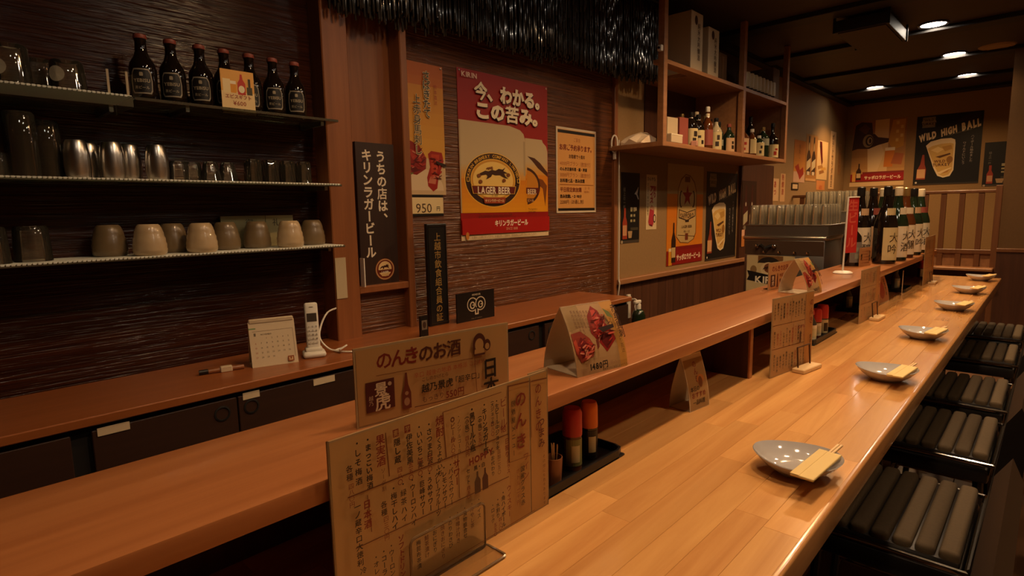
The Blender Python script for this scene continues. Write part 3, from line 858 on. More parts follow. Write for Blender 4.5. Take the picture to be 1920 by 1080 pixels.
cv.ell(ex, ey, .208, .142, (226, 178, 74), 40); cv.ell(ex, ey, .203, .138, (52, 26, 14), 40); cv.ell(ex, ey, .168, .110, (216, 168, 66), 40); cv.ell(ex, ey, .162, .105, (196, 140, 46), 40)
cv.ell(ex, ey-.0, .150, .095, (226, 190, 104), 40)
s_ = 'KIRIN BREWERY COMPANY LIMITED'
for i, c_ in enumerate(s_):
    a = math.radians(168-156*i/(len(s_)-1))
    if c_ != ' ': cv.up(); cv.char(c_, ex+.186*math.cos(a), ey+.124*math.sin(a), .024, (216, 168, 66), .02, 1, math.degrees(a)-90)
cv.poly([(ex+x*.118, ey+.034+y*.052) for x, y in beast], (58, 30, 14)); cv.poly([(ex-.03+x*.03, ey+.06+y*.02) for x, y in beast], (120, 70, 26))
for dx, dy in ((-.11, .02), (.11, .03), (-.10, -.01), (.075, -.0)): cv.ell(ex+dx, ey+dy, .014, .010, (120, 66, 20), 10)
for sx in (-1, 1): cv.rect(ex+sx*.188-.010, ey-.012, ex+sx*.188+.010, ey+.012, (226, 178, 74)); cv.rect(ex+sx*.188-.006, ey-.009, ex+sx*.188+.006, ey+.009, BLACK)
cv.poly([(ex-.168, ey-.030), (ex+.168, ey-.030), (ex+.156, ey-.072), (ex-.156, ey-.072)], (216, 168, 66)); cv.poly([(ex-.163, ey-.032), (ex+.163, ey-.032), (ex+.152, ey-.070), (ex-.152, ey-.070)], (96, 24, 14))
cv.text('LAGER BEER', ex, ey-.052, .050, (232, 220, 190), .03, sx=.80, align='c')
cv.poly([(ex-.085, ey-.090), (ex+.085, ey-.090), (ex+.075, ey-.122), (ex-.075, ey-.122)], (150, 60, 24)); cv.text('キリンラガービール', ex, ey-.107, .016, (235, 215, 170), .02, align='c')
cv.text('生・麦芽', ex, ey-.081, .012, (60, 30, 14), align='c')
for k, v in ((.848, 'The legendary classic lager since 1888'), (.865, 'Brewed with care for a fine bitter taste')): cv.text(v, U(.17), V(k)-.0, .016, (90, 40, 16))
cv.text('The legendary', U(.73), V(.815), .013, (80, 36, 16)); cv.text('classic lager', U(.73), V(.832), .013, (80, 36, 16))
cv.rect(0, V(.965), w_, V(.868), (164, 20, 14))
for t_, u0, v in (('今、わかる。', .560, .112), ('この苦み。', .555, .222)):
    for off, c_, b_ in ((.004, (48, 8, 6), .05), (0, (232, 216, 188), .055)):
        cv.text(t_, U(u0)+off, V(v)-off, .092, c_, b_, align='c', sx=1.02 if len(t_) == 6 else 1.20)
cv.text('KIRIN', U(.03), V(.032), .034, (225, 190, 170), .03, sx=1.15)
cv.text('キリンラガービール', U(.53), V(.902), .036, (235, 220, 195), .04, align='c', sx=.82); cv.text('SINCE 1888', U(.53), V(.938), .020, (220, 160, 130), align='c')
cv.ell(U(.05), V(.972), .012, .020, (190, 120, 50), 12); cv.text('お酒は二十歳になってから。お酒は楽しく適量を。飲酒運転は法律で禁止されています。', U(.09), V(.983), .013, (120, 90, 60))
sheet('beer_poster', 'large red poster of a frothy beer mug with a round gold emblem', 'poster', (XW, 1.962, 1.257), w_, h_, RB, cv, pins=[(.012, h_-.012), (w_-.012, h_-.012)])

# notice with menu plans
w_, h_ = .405, .508
cv = Canvas(); cv.rect(.012, .012, w_-.012, h_-.012, (206, 150, 84))
cv.rect(.014, h_-.034, w_-.014, h_-.016, BLACK); cv.rect(.014, .012, w_-.014, .028, BLACK)
DR = (110, 30, 14); MB_ = (150, 84, 44)
for t_, v, s, c_, b_, al in (('ご宴会', .44, .026, MB_, 0, 'c'), ('お席ご予約承ります。', .392, .038, DR, .04, 'c'), ('お陰様で十周年', .340, .026, (80, 40, 18), .03, 'c')):
    cv.text(t_, w_/2, v, s, c_, b_, align=al, sx=.92)
for t_, v, s, c_, b_ in (('4000円プラン（飲放付）', .296, .030, MB_, .0), ('のんき定番料理・鍋・刺盛', .263, .023, BLACK, .04), ('3000円プラン（飲放付）', .228, .030, MB_, .0), ('お料理七品・飲み放題', .194, .025, BLACK, .04), ('平日限定飲放題', .140, .031, DR, .02), ('飲み放題L・O 90分', .100, .024, BLACK, .04), ('2200円（お通し別）', .066, .028, (100, 60, 30), .01)):
    cv.text(t_, .032, v, s, c_, b_, sx=1.0)
cv.line((.03, .170), (w_-.03, .170), .004, (150, 90, 40)); cv.text('日・月', .280, .150, .018, MB_); cv.text('祝日除く', .275, .128, .016, MB_)
sheet('notice', 'white-framed orange notice with rows of lettering right of the red beer poster', 'notice', (XW, 2.730, 1.387), w_, h_, (205, 190, 165), cv, t=.003)

# white cable down the trim, spray bottle under the rail
tag(MB().tube(spline([(-2.163, 3.365, 1.86), (-2.163, 3.37, 1.3), (-2.16, 3.366, .95), (-2.15, 3.36, .90), (-2.165, 3.365, .80)]), .005, 6).build('wall_cable', WHITEP, smooth=True), 'thin white cable running down beside the plaster wall', 'cable')
t = thing('spray_bottle', 'dark green spray bottle with pale nozzle hung below the rail', 'bottle', (-2.10, 3.53, .50))
MB().lathe([(.001, 0), (.045, 0), (.048, .01), (.048, .16), (.038, .19), (.016, .205), (.016, .215)], seg=16).build('body', GREENGLASS, t, smooth=True)
MB().lathe([(.017, .205), (.017, .235), (.012, .245), (.001, .245)], seg=12).build('collar', WHITEP, t, smooth=True)
MB().box(-.012, .012, -.055, .02, .245, .268, .005, 1).build('nozzle', WHITEP, t)
MB().tube([(0, -.045, .25), (0, -.05, .225), (0, -.038, .20)], .005, 6).build('trigger', WHITEP, t)
MB().box(-.10, -.075, -.02, .02, .13, .30, .002, 1).build('hook_plate', WHITEP, t)
MB().tube([(-.08, 0, .265), (-.03, 0, .272), (-.012, 0, .262)], .006, 6).build('hook', WHITEP, t)
MB().box(-2.188, -1.95, 2.96, 2.985, .0, .80, .002, 1).build('side_panel', DOORWOOD, bpy.data.objects['back_counter'])

# ------------------------------------------------------------------ posters on the plaster wall
XP = -2.2015+.001
def star(cx, cy, r, rot=90):
    return [(cx+(r if i % 2 == 0 else r*.4)*math.cos(math.radians(rot+36*i)), cy+(r if i % 2 == 0 else r*.4)*math.sin(math.radians(rot+36*i))) for i in range(10)]
def small_bottle(cv, x, y, s, body, lab):
    cv.poly([(x-.5*s, y), (x+.5*s, y), (x+.5*s, y+1.9*s), (x+.2*s, y+2.6*s), (x+.2*s, y+3.6*s), (x-.2*s, y+3.6*s), (x-.2*s, y+2.6*s), (x-.5*s, y+1.9*s)], body)
    cv.rect(x-.42*s, y+.4*s, x+.42*s, y+1.6*s, lab)
def highball_narrow(w_, h_):
    cv = Canvas(); g = (120, 115, 105)
    cv.rect(0, 0, w_, .04*h_, (70, 60, 50)); cv.ell(w_*.06, .02*h_, .012, .012, (170, 150, 120), 12)
    cv.rect(.50*w_, .47*h_, .62*w_, .51*h_, (150, 145, 120)); cv.rect(.66*w_, .46*h_, .84*w_, .51*h_, (170, 160, 130))
    for k in range(3):
        cv.rect(.50*w_, (.30+k*.075)*h_, .60*w_, (.335+k*.075)*h_, (160, 150, 110)); cv.rect(.66*w_, (.30+k*.075)*h_, .76*w_, (.335+k*.075)*h_, (150, 140, 105))
    cv.poly([(.80*w_, .74*h_), (.90*w_, .80*h_), (.93*w_, .80*h_), (.86*w_, .70*h_), (.95*w_, .63*h_), (.90*w_, .62*h_), (.80*w_, .69*h_), (.70*w_, .70*h_)], (170, 160, 150))
    cv.vtext('極上の一杯', .17*w_, .76*h_, .030, g); cv.rect(.50*w_, .18*h_, .92*w_, .22*h_, (64, 58, 44))
    small_bottle(cv, .20*w_, .06*h_, .06, (150, 56, 34), (190, 140, 100)); cv.poly([(.40*w_, .07*h_), (.56*w_, .07*h_), (.60*w_, .17*h_), (.36*w_, .17*h_)], (170, 140, 100))
    return cv
sheet('highball_poster', 'narrow black drinks poster, leftmost on the plaster wall', 'poster', (XP+.001, 3.447, 1.165), .245, .49, (20, 19, 18), highball_narrow(.245, .49))
w_, h_ = .152, .40
cv = Canvas(); PK = (170, 50, 60)
cv.text('ひんやり', .010, h_-.03, .030, (60, 40, 30), .02); cv.text('大', .11, h_-.04, .026, (110, 90, 50)); cv.vtext('さっぱり爽やか新発売', .022, .33, .024, (70, 45, 30), step=1.0)
cv.vtext('アイス', .075, .30, .050, (165, 40, 25), .05, step=.85); cv.vtext('割り', .118, .30, .045, (165, 40, 25), .05, step=1.0)
cv.poly([(.03, .055), (.045, .03), (.09, .02), (.105, .04), (.115, .16), (.075, .18), (.05, .15)], PK); cv.poly([(.055, .15), (.075, .175), (.115, .16), (.105, .14)], (205, 150, 120))
cv.ell(.120, .08, .020, .032, (40, 20, 16)); cv.ell(.120, .08, .011, .022, (215, 195, 160)); cv.poly([(.035, .04), (.05, .028), (.09, .02), (.08, .035)], (100, 24, 34))
sheet('drink_card', 'narrow cream card with a pink drink mug between two posters', 'poster', (XP+.001, 3.786, 1.25), w_, h_, (212, 190, 148), cv)
# lager poster with red star
w_, h_ = .62, .79
cv = Canvas(); OR = (206, 118, 24)
cv.rect(0, 0, w_, h_, (176, 146, 92)); cv.grad(0, .0, w_, .56, (214, 130, 28), (198, 112, 26), 6)
cv.poly([(.15, .22), (.22, .17), (.36, .16), (.46, .19), (.50, .24), (.50, .58), (.46, .66), (.38, .71), (.30, .72), (.22, .68), (.17, .60)], (120, 74, 24))
cv.poly([(.16, .225), (.23, .178), (.36, .168), (.45, .195), (.49, .245), (.49, .575), (.45, .65), (.38, .70), (.30, .71), (.23, .67), (.18, .60)], (186, 158, 104))
cv.rect(.285, .655, .375, .70, (110, 66, 26))
for sx in (-1, 1): cv.ell(.332+sx*.105, .52, .030, .07, (70, 40, 18), 14); cv.ell(.332+sx*.095, .52, .022, .058, (186, 158, 104), 14)
cv.poly(star(.332, .545, .090), (140, 24, 16))
cv.poly([(.19, .44), (.33, .415), (.48, .44), (.48, .38), (.33, .345), (.19, .37)], (52, 30, 16)); cv.poly([(.20, .432), (.33, .408), (.47, .432), (.47, .386), (.33, .353), (.20, .377)], (180, 146, 92))
cv.text('SAPPORO', .332, .388, .055, (52, 30, 16), .03, align='c', sx=.85); cv.text('LAGER BEER', .332, .30, .030, (70, 40, 20), .02, align='c'); cv.text('明治・大正', .332, .26, .022, (90, 56, 26), align='c')
cv.rect(.30, .335, .365, .352, (40, 24, 14)); cv.rect(.305, .19, .355, .245, (110, 46, 24)); cv.line((.18, .235), (.48, .215), .004, (90, 56, 26))
cv.rect(0, 0, w_, .115, (136, 22, 18)); cv.rect(.14, .115, w_, .145, (120, 18, 16))
cv.text('サッポロラガービール', .375, .055, .052, (230, 205, 175), .04, align='c', sx=.82)
cv.rect(.03, .0, .085, .13, (206, 138, 30)); cv.rect(.03, .11, .085, .135, (225, 205, 165))
cv.poly([(.075, .02), (.145, .02), (.145, .20), (.12, .26), (.12, .335), (.10, .335), (.10, .26), (.075, .20)], (44, 22, 12)); cv.rect(.08, .06, .14, .14, (196, 166, 110))
sheet('lager_poster', 'orange lager poster with a giant label and red star, lower plaster wall', 'poster', (XP+.001, 4.098, .955), w_, h_, OR, cv)

def whb(w_, h_, full=True):
    """black poster with tilted lettering and a big drinking glass"""
    cv = Canvas(); LT = (228, 206, 164)
    X = lambda a: a*w_
    Y = lambda b: (1-b)*h_
    cv.rect(X(.09), Y(.17), X(.29), Y(.02), (120, 108, 84)); cv.ell(X(.19), Y(.095), .115*w_, .058*h_, (140, 126, 96), 16); cv.text('WILD', X(.19), Y(.06), .055*w_, (60, 50, 36), .03, align='c'); cv.text('TURKEY', X(.19), Y(.115), .06*w_, (50, 30, 20), .03, align='c')
    cv.poly([(X(.60), Y(.12)), (X(.75), Y(.03)), (X(.96), Y(.01)), (X(.97), Y(.10)), (X(.8), Y(.13))], (44, 24, 20))
    r = math.degrees(math.atan2(.15*h_, .80*w_))
    for i, (t_, u, v, s) in enumerate((('WILD', .045, .320, .165), ('HIGH', .385, .260, .165), ('BALL', .690, .200, .180))):
        cv.text(t_, X(u), Y(v), s*h_*.80, LT, .07, sx=.50, rot=r, gap=1.05)
    cv.text('WILD TURKEY HIGHBALL', X(.50), Y(.305), .024*h_, (130, 118, 96), rot=r)
    gl = [(.17, .43), (.24, .375), (.40, .345), (.55, .345), (.61, .37), (.62, .42), (.62, .80), (.57, .885), (.47, .905), (.38, .875), (.31, .76)]
    cv.poly([(X(a), Y(b)) for a, b in gl], (224, 202, 160))
    gi = [(.20, .475), (.27, .44), (.42, .415), (.55, .415), (.595, .43), (.60, .79), (.55, .865), (.47, .885), (.40, .855), (.33, .74)]
    cv.poly([(X(a), Y(b)) for a, b in gi], (206, 166, 92))
    for pts, c_ in (([(.25, .50), (.36, .455), (.45, .50), (.36, .545)], (226, 196, 130)), ([(.42, .46), (.56, .44), (.58, .50), (.47, .53)], (180, 136, 64)), ([(.33, .60), (.55, .555), (.56, .575), (.40, .62)], (90, 54, 22)), ([(.40, .81), (.56, .79), (.53, .83), (.43, .845)], (176, 124, 52)), ([(.36, .83), (.58, .76), (.595, .77), (.42, .85)], (230, 204, 150))):
        cv.poly([(X(a), Y(b)) for a, b in pts], c_)
    cv.text('WILD', X(.40), Y(.665), .055*h_, (96, 44, 22), .03, align='c', sx=.9); cv.text('TURKEY', X(.43), Y(.715), .055*h_, (80, 36, 20), .03, align='c', sx=.9); cv.ell(X(.55), Y(.65), .05*w_, .05*h_, (150, 104, 44), 12)
    cv.poly([(X(.045), Y(.92)), (X(.19), Y(.92)), (X(.20), Y(.78)), (X(.17), Y(.70)), (X(.155), Y(.56)), (X(.125), Y(.56)), (X(.10), Y(.70)), (X(.055), Y(.78))], (140, 58, 36)); cv.rect(X(.055), Y(.90), X(.185), Y(.77), (206, 160, 112))
    cv.vtext('ワイルドにいこう', X(.755), Y(.43), .040*h_, (170, 160, 150)); cv.vtext('ハイボール始めました', X(.865), Y(.34), .038*h_, (170, 160, 150))
    cv.rect(0, 0, w_, .018*h_, (60, 52, 44)); cv.ell(X(.05), Y(.965), .018*w_, .014*h_, (200, 190, 170), 10)
    return cv
sheet('highball_poster', 'black poster with tilted lettering and tall glass beside the red star poster', 'poster', (XP+.001, 4.785, .945), .645, .765, (20, 18, 17), whb(.645, .765))
# poster of two bottles on the dark panel
w_, h_ = .36, .62
cv = Canvas()
cv.rect(.01, 0, w_-.01, h_, (48, 26, 16))
for x in (.10, .25):
    cv.poly([(x-.055, .10), (x+.055, .10), (x+.055, .36), (x+.02, .44), (x+.02, .58), (x-.02, .58), (x-.02, .44), (x-.055, .36)], (66, 26, 20))
    cv.poly([(x-.05, .30), (x+.05, .34), (x+.05, .24), (x-.05, .20)], (170, 160, 130)); cv.ell(x, .18, .045, .022, (120, 108, 90)); cv.ell(x, .40, .012, .02, (190, 180, 160))
cv.rect(.02, .0, .09, .14, (190, 120, 60)); cv.rect(.02, .10, .09, .16, (220, 170, 140)); cv.rect(.17, .02, .22, .12, (180, 140, 110))
sheet('bottle_poster', 'dark poster of two upright bottles on the brown panel', 'poster', (-2.1705, 5.475, 1.03), w_, h_, (48, 26, 16), cv)

def strip(cols):
    pass
DRK = (80, 36, 20)
# strips on the far stretch of the left wall
cv = Canvas(); cv.vtext('あつ', .115, .175, .075, (150, 40, 24), .03, step=1.1)
sheet('menu_strip', 'white strip with two red letters under the liquor shelves, left of a pair', 'sign', (XP+.001, 6.31, 1.462), .225, .235, (206, 170, 128), cv)
cv = Canvas(); cv.vtext('熱燗酒', .07, .26, .070, (150, 60, 34), .03, step=1.1)
sheet('menu_strip', 'arched narrow strip of red letters under the liquor shelves, right of a pair', 'sign', (XP+.001, 6.585, 1.455), .15, .30, (200, 160, 116), cv)
w_, h_ = .40, .47
cv = Canvas(); cv.grad(0, 0, w_, h_, (200, 140, 60), (170, 100, 40), 6); cv.rect(0, 0, w_, .12, (200, 160, 130)); cv.poly([(.04, .17), (.16, .21), (.22, .14), (.33, .18), (.36, .10), (.22, .03), (.16, .09)], (150, 44, 26)); cv.vtext('馬刺し', .19, .40, .055, BROWN)
sheet('meat_poster', 'small orange meat poster beside the far end of the liquor shelves', 'poster', (XP+.001, 6.985, 1.675), w_, h_, (190, 130, 60), cv)
cv = Canvas(); cv.rect(.03, .015, .20, .065, (206, 180, 140))
sheet('framed_card', 'tiny white card in a black frame below the small meat poster', 'card', (XP+.001, 6.935, 1.585), .23, .08, BLACK, cv, t=.006)
w_, h_ = .43, .54
cv = Canvas()
for x in (.11, .30):
    cv.poly([(x-.075, .07), (x+.075, .07), (x+.075, .28), (x+.03, .36), (x+.025, .52), (x-.025, .52), (x-.03, .36), (x-.075, .28)], (60, 40, 26)); cv.poly([(x-.07, .22), (x+.07, .27), (x+.07, .17), (x-.07, .12)], (190, 170, 130)); cv.ell(x, .40, .018, .05, (190, 160, 110)); cv.rect(x-.05, .07, x+.05, .11, (200, 180, 150))
cv.rect(.02, .0, .40, .03, (196, 150, 96))
sheet('bottle_poster', 'tan poster of two striped bottles on the far left wall', 'poster', (XP+.001, 7.40, 1.70), w_, h_, (166, 116, 60), cv)
w_, h_ = .44, .47
cv = Canvas(); cv.poly([(.08, .46), (.18, .46), (.24, .22), (.20, .17), (.12, .33)], (96, 20, 20)); cv.poly([(.10, .46), (.16, .40), (.14, .34), (.09, .40)], (60, 24, 18))
for k, (a, b, c_) in enumerate(((.06, .12, (170, 120, 60)), (.20, .10, (200, 150, 70)), (.12, .06, (150, 100, 50)))): cv.poly([(a, b), (a+.20, b+.03), (a+.16, b+.06), (a-.02, b+.04)], c_)
sheet('recipe_sheet', 'pale sheet with a dark red bottle drawing on the far left wall', 'poster', (XP+.001, 7.835, 1.73), w_, h_, (214, 178, 122), cv)
cv = Canvas(); cv.text('600', .17, .035, .075, (180, 70, 30), .02, align='c')
sheet('price_sign', 'orange price sign below the pale sheet with the bottle drawing', 'sign', (XP+.001, 7.86, 1.60), .35, .115, (200, 130, 74), cv)
cv = Canvas(); cv.vtext('ポテトサラダ肉豆', .12, .66, .085, BROWN, .03)
sheet('menu_strip', 'tall white paper strip of brown letters near the far corner', 'sign', (XP+.001, 8.37, 1.62), .25, .735, (218, 180, 130), cv)
cv = Canvas(); cv.vtext('冷やしトマト', .06, .34, .06, BROWN, .0)
sheet('menu_strip', 'faded narrow strip, last before the far corner', 'sign', (XP+.001, 8.77, 1.82), .13, .40, (150, 108, 62), cv)

# far wall
XF = 9.0985
w_, h_ = .615, .80
cv = Canvas()
cv.grad(0, 0, w_, h_, (196, 150, 88), (150, 96, 44), 5)
cv.rect(.26, .10, .42, .80, (214, 178, 124)); cv.poly([(.20, .12), (.30, .10), (.38, .36), (.34, .48), (.18, .50)], (222, 190, 140))
cv.poly([(.0, .42), (.03, .75), (.10, .79), (.22, .77), (.24, .62), (.20, .50), (.10, .45)], (62, 34, 22)); cv.poly([(.06, .70), (.14, .76), (.20, .70), (.16, .62)], (96, 56, 34))
cv.poly([(.06, .44), (.20, .43), (.30, .47), (.42, .50), (.44, .53), (.42, .55), (.30, .575), (.26, .62), (.13, .63), (.07, .56)], (58, 26, 18)); cv.ell(.185, .535, .062, .085, (150, 128, 88)); cv.ell(.20, .535, .045, .065, (48, 26, 16)); cv.ell(.205, .535, .030, .048, (170, 146, 100)); cv.ell(.21, .535, .014, .03, (48, 26, 16))
cv.poly([(.42, .50), (.46, .78), (.60, .78), (.59, .44), (.48, .40)], (196, 140, 48))
for k in range(5): cv.rect(.50+(k % 2)*.05, .50+k*.055, .53+(k % 2)*.05, .54+k*.055, (220, 180, 90))
cv.poly([(.38, .18), (.48, .18), (.50, .42), (.39, .42)], (204, 120, 40)); cv.rect(.39, .39, .50, .43, (236, 216, 180)); cv.poly([(.46, .22), (.58, .20), (.60, .34), (.50, .36)], (170, 96, 56))
cv.rect(0, 0, w_, .10, (150, 24, 26)); cv.rect(.14, .10, w_, .125, (130, 40, 36)); cv.text('サッポロラガービール', .375, .048, .050, (236, 212, 180), .04, align='c', sx=.84)
cv.rect(.02, .0, .06, .13, (220, 160, 70)); cv.poly([(.065, .02), (.125, .02), (.125, .14), (.105, .18), (.105, .24), (.088, .24), (.088, .18), (.065, .14)], (52, 28, 16)); cv.rect(.07, .05, .12, .11, (210, 180, 130))
sheet('beer_poster', 'tan poster of a hand pouring beer, left on the far wall', 'poster', (-2.115, XF, 1.72), w_, h_, (180, 130, 70), cv, rz=0)
sheet('paper_strip', 'plain white strip under the beer-pouring poster on the far wall', 'paper', (-2.125, XF, 1.655), .63, .055, (214, 180, 130), None, rz=0)
sheet('highball_poster', 'large black poster with tilted lettering and big glass, centre of the far wall', 'poster', (-1.395, XF, 1.645), .665, .86, (19, 17, 15), whb(.665, .86), rz=0)
sheet('highball_poster', 'small dark drinks poster half behind the right end wall', 'poster', (-.695, XF, 1.60), .34, .52, (24, 22, 18), highball_narrow(.34, .52), rz=0)

# ------------------------------------------------------------------ liquor shelves
t = thing('liquor_shelves', 'wooden open shelf unit full of liquor bottles, reaching the ceiling', 'shelf')
Y0, Y1 = 3.29, 5.499
MB().box(-2.198, -1.80, Y0, Y1, 1.785, 1.815, .003, 1).build('shelf_board', UNITWOOD, t)
MB().prism([(-1.80, Y0), (-1.80, Y1), (-2.198, Y1), (-2.198, 3.74), (-1.875, 3.74), (-1.875, Y0)], 2.278, 2.302, 'XY').build('shelf_board', UNITWOOD, t)
for y in (3.29, 4.51, 5.4600):
    MB().box(-1.842, -1.7985, y-.0015, y+.042, 1.7835, CEIL, .003, 1).build('post', UNITWOOD, t)
for y in (4.525, 5.475):
    MB().box(-2.198, -1.842, y, y+.018, 1.815, 2.278).build('divider', UNITWOOD, t)
MB().box(-2.199, -2.19, 3.74, Y1, 1.815, CEIL-.05).build('back_panel', DARKWOOD, t)
t = thing('wall_hook', 'small pale sensor box fixed to the front shelf post', 'hook', (-1.82, 3.285, 2.36))
MB().box(-.014, .014, -.022, 0.0045, -.018, .018, .004, 2).build('body', WHITEP, t); MB().lathe([(.001, 0), (.007, 0), (.007, .008), (.001, .010)], seg=10).build('lens', BLACKP, t, (0, -.022, 0), rot=(PI/2, 0, 0))
t = thing('towel_ring', 'white ring handle on the wall at the near end of the shelves', 'ring', (-2.165, 3.312, 1.83))
pts = [(0, .022*math.cos(a*PI/8), .055*math.sin(a*PI/8)) for a in range(16)]
MB().tube(pts, .006, 8, True).build('ring', WHITEP, t, rz=-.5, smooth=True); MB().box(-.012, .008, .0, .012, -.10, -.045, .002, 1).build('base', WHITEP, t)
# crumpled bag on the near end
bm = MB()
prof = [(0, 0), (.0, .03), (.06, .075), (.13, .105), (.20, .085), (.28, .06), (.325, .015), (.325, 0)]
n = 5
vs = []
for j in range(n):
    x = j/(n-1)*.15
    for i, (y, z) in enumerate(prof):
        k = 1-.35*abs(j-2)/2
        vs.append((x+random.uniform(-.008, .008), y+random.uniform(-.012, .012)*(z > 0), max(0, z*k+random.uniform(-.012, .012)*(z > 0))))
m_ = len(prof)
fs = [(a*m_+i, a*m_+i+1, (a+1)*m_+i+1, (a+1)*m_+i) for a in range(n-1) for i in range(m_-1)]
fs += [(0, 1, 2, 3, 4, 5, 6, 7)[::-1], tuple(range((n-1)*m_, n*m_))]
bm.faces(vs, fs)
t = thing('plastic_bag', 'crumpled pale plastic bag lying at the near end of the shelves', 'bag', (-2.14, 3.352, 1.8155), .0)
bm.build('bag', mat('crumpled_bag', (.80, .66, .50), .35), t)
MB().tube([(.06, .30, .03), (.09, .34, .035), (.12, .35, .02)], .012, 6).build('bag_neck', mat('bag_neck', (.62, .49, .38), .35), t)

def bottle(name, label, loc, h, r, glass, lab, capm, neck=.014, sh=.6, lz=(.12, .5), group='liquor bottles on the lower shelf', labcol2=None, square=False, neck_label=None, lw=1.9, cone=False):
    """bottle with shoulders at sh*h; label wraps its front"""
    t = thing(name, label, 'bottle', loc, random.uniform(-.1, .1), group)
    seg = 4 if square else 18
    prof = [(.001, 0), (r*.94, 0), (r, .006), (r, sh*h), (r*.93, (sh+.05)*h), (neck*1.5, (sh+.15)*h), (neck, (sh+.22)*h), (neck, h*.90)]
    if cone: prof = [(.001, 0), (r*.94, 0), (r, .006), (r, sh*h), (r*.90, (sh+.06)*h), (r*.66, (sh+.16)*h), (r*.44, (sh+.26)*h), (neck*1.1, (sh+.36)*h), (neck, h*.92)]
    MB().lathe(prof, seg=seg if not square else 16).build('body', glass, t, smooth=True)
    MB().lathe([(neck*1.12, h*.88), (neck*1.18, h*.89), (neck*1.15, h*.99), (neck*.9, h), (.001, h)], seg=14).build('cap', capm, t, smooth=True)
    mb = MB(); mb.faces(*label_rect(r, lw*r, lz[0]*h, lz[1]*h, -.62, .0006)); e = mb.build('label', lab, t)
    if labcol2 is not None:
        for q in range(2):
            mb = MB()
            z0 = (lz[0]+(lz[1]-lz[0])*(.18+.36*q))*h
            mb.faces(*label_rect(r, lw*r*random.uniform(.12, .35), z0, z0+(lz[1]-lz[0])*h*random.uniform(.12, .32), -.62+random.uniform(-.3, .3), .0011))
            mb.build('label_print', labcol2, e)
    if neck_label:
        MB().lathe([(neck+.0012, h*.74), (neck+.0012, h*.84)], seg=14, close=False).build('neck_label', neck_label, t)
    return t
def label_rect(r, w_, z0, z1, facing, d):
    n = 8; vs = []
    for z in (z0, z1):
        for i in range(n+1):
            th = facing+(-.5+i/n)*w_/r
            vs.append(((r+d)*math.cos(th), (r+d)*math.sin(th), z))
    return vs, [(i, i+1, n+2+i, n+1+i) for i in range(n)]
INKB = ink((40, 24, 14)); INKR = ink((150, 36, 24)); CREAM2 = mat('yellow_label', (.56, .46, .24), .5); GREYL = mat('grey_label', (.26, .27, .20), .5); TANL = mat('tan_label', (.55, .36, .20), .5)
ZS = 1.815
t = thing('carton', 'cream spirit carton at the left end of the lower liquor shelf', 'box', (-1.905, 3.555, ZS), -.1)
MB().box(-.03, .03, -.060, .060, 0, .175, .002, 1).build('box', CARTON, t); MB().box(-.025, .0305, -.035, .035, .045, .055).build('print', INKB, t)
t = thing('carton', 'low white tray carton lying before the cream carton', 'box', (-1.837, 3.475, ZS), .0)
MB().box(-.035, .035, -.075, .075, 0, .052, .003, 1).build('box', PAPER, t); MB().box(-.036, .036, -.076, .076, .044, .056, .002, 1).build('lid', CREAM, t)
t = thing('carton', 'dark red spirit carton beside the cream one', 'box', (-1.90, 3.685, ZS), -.1)
MB().box(-.04, .04, -.052, .052, 0, .185, .002, 1).build('box', CAPRED, t); MB().lathe([(.001, .175), (.018, .175), (.018, .19), (.001, .192)], seg=12).build('ribbon', PAPER, t)
t = thing('dice_box', 'tiny pink box lying at the front edge of the lower liquor shelf', 'box', (-1.820, 3.755, ZS), .3)
MB().box(-.02, .02, -.022, .022, 0, .035, .003, 1).build('box', mat('pink_box', (.60, .32, .24), .5), t); MB().box(-.021, .021, -.004, .004, 0, .0355).build('band', CAPRED, t)
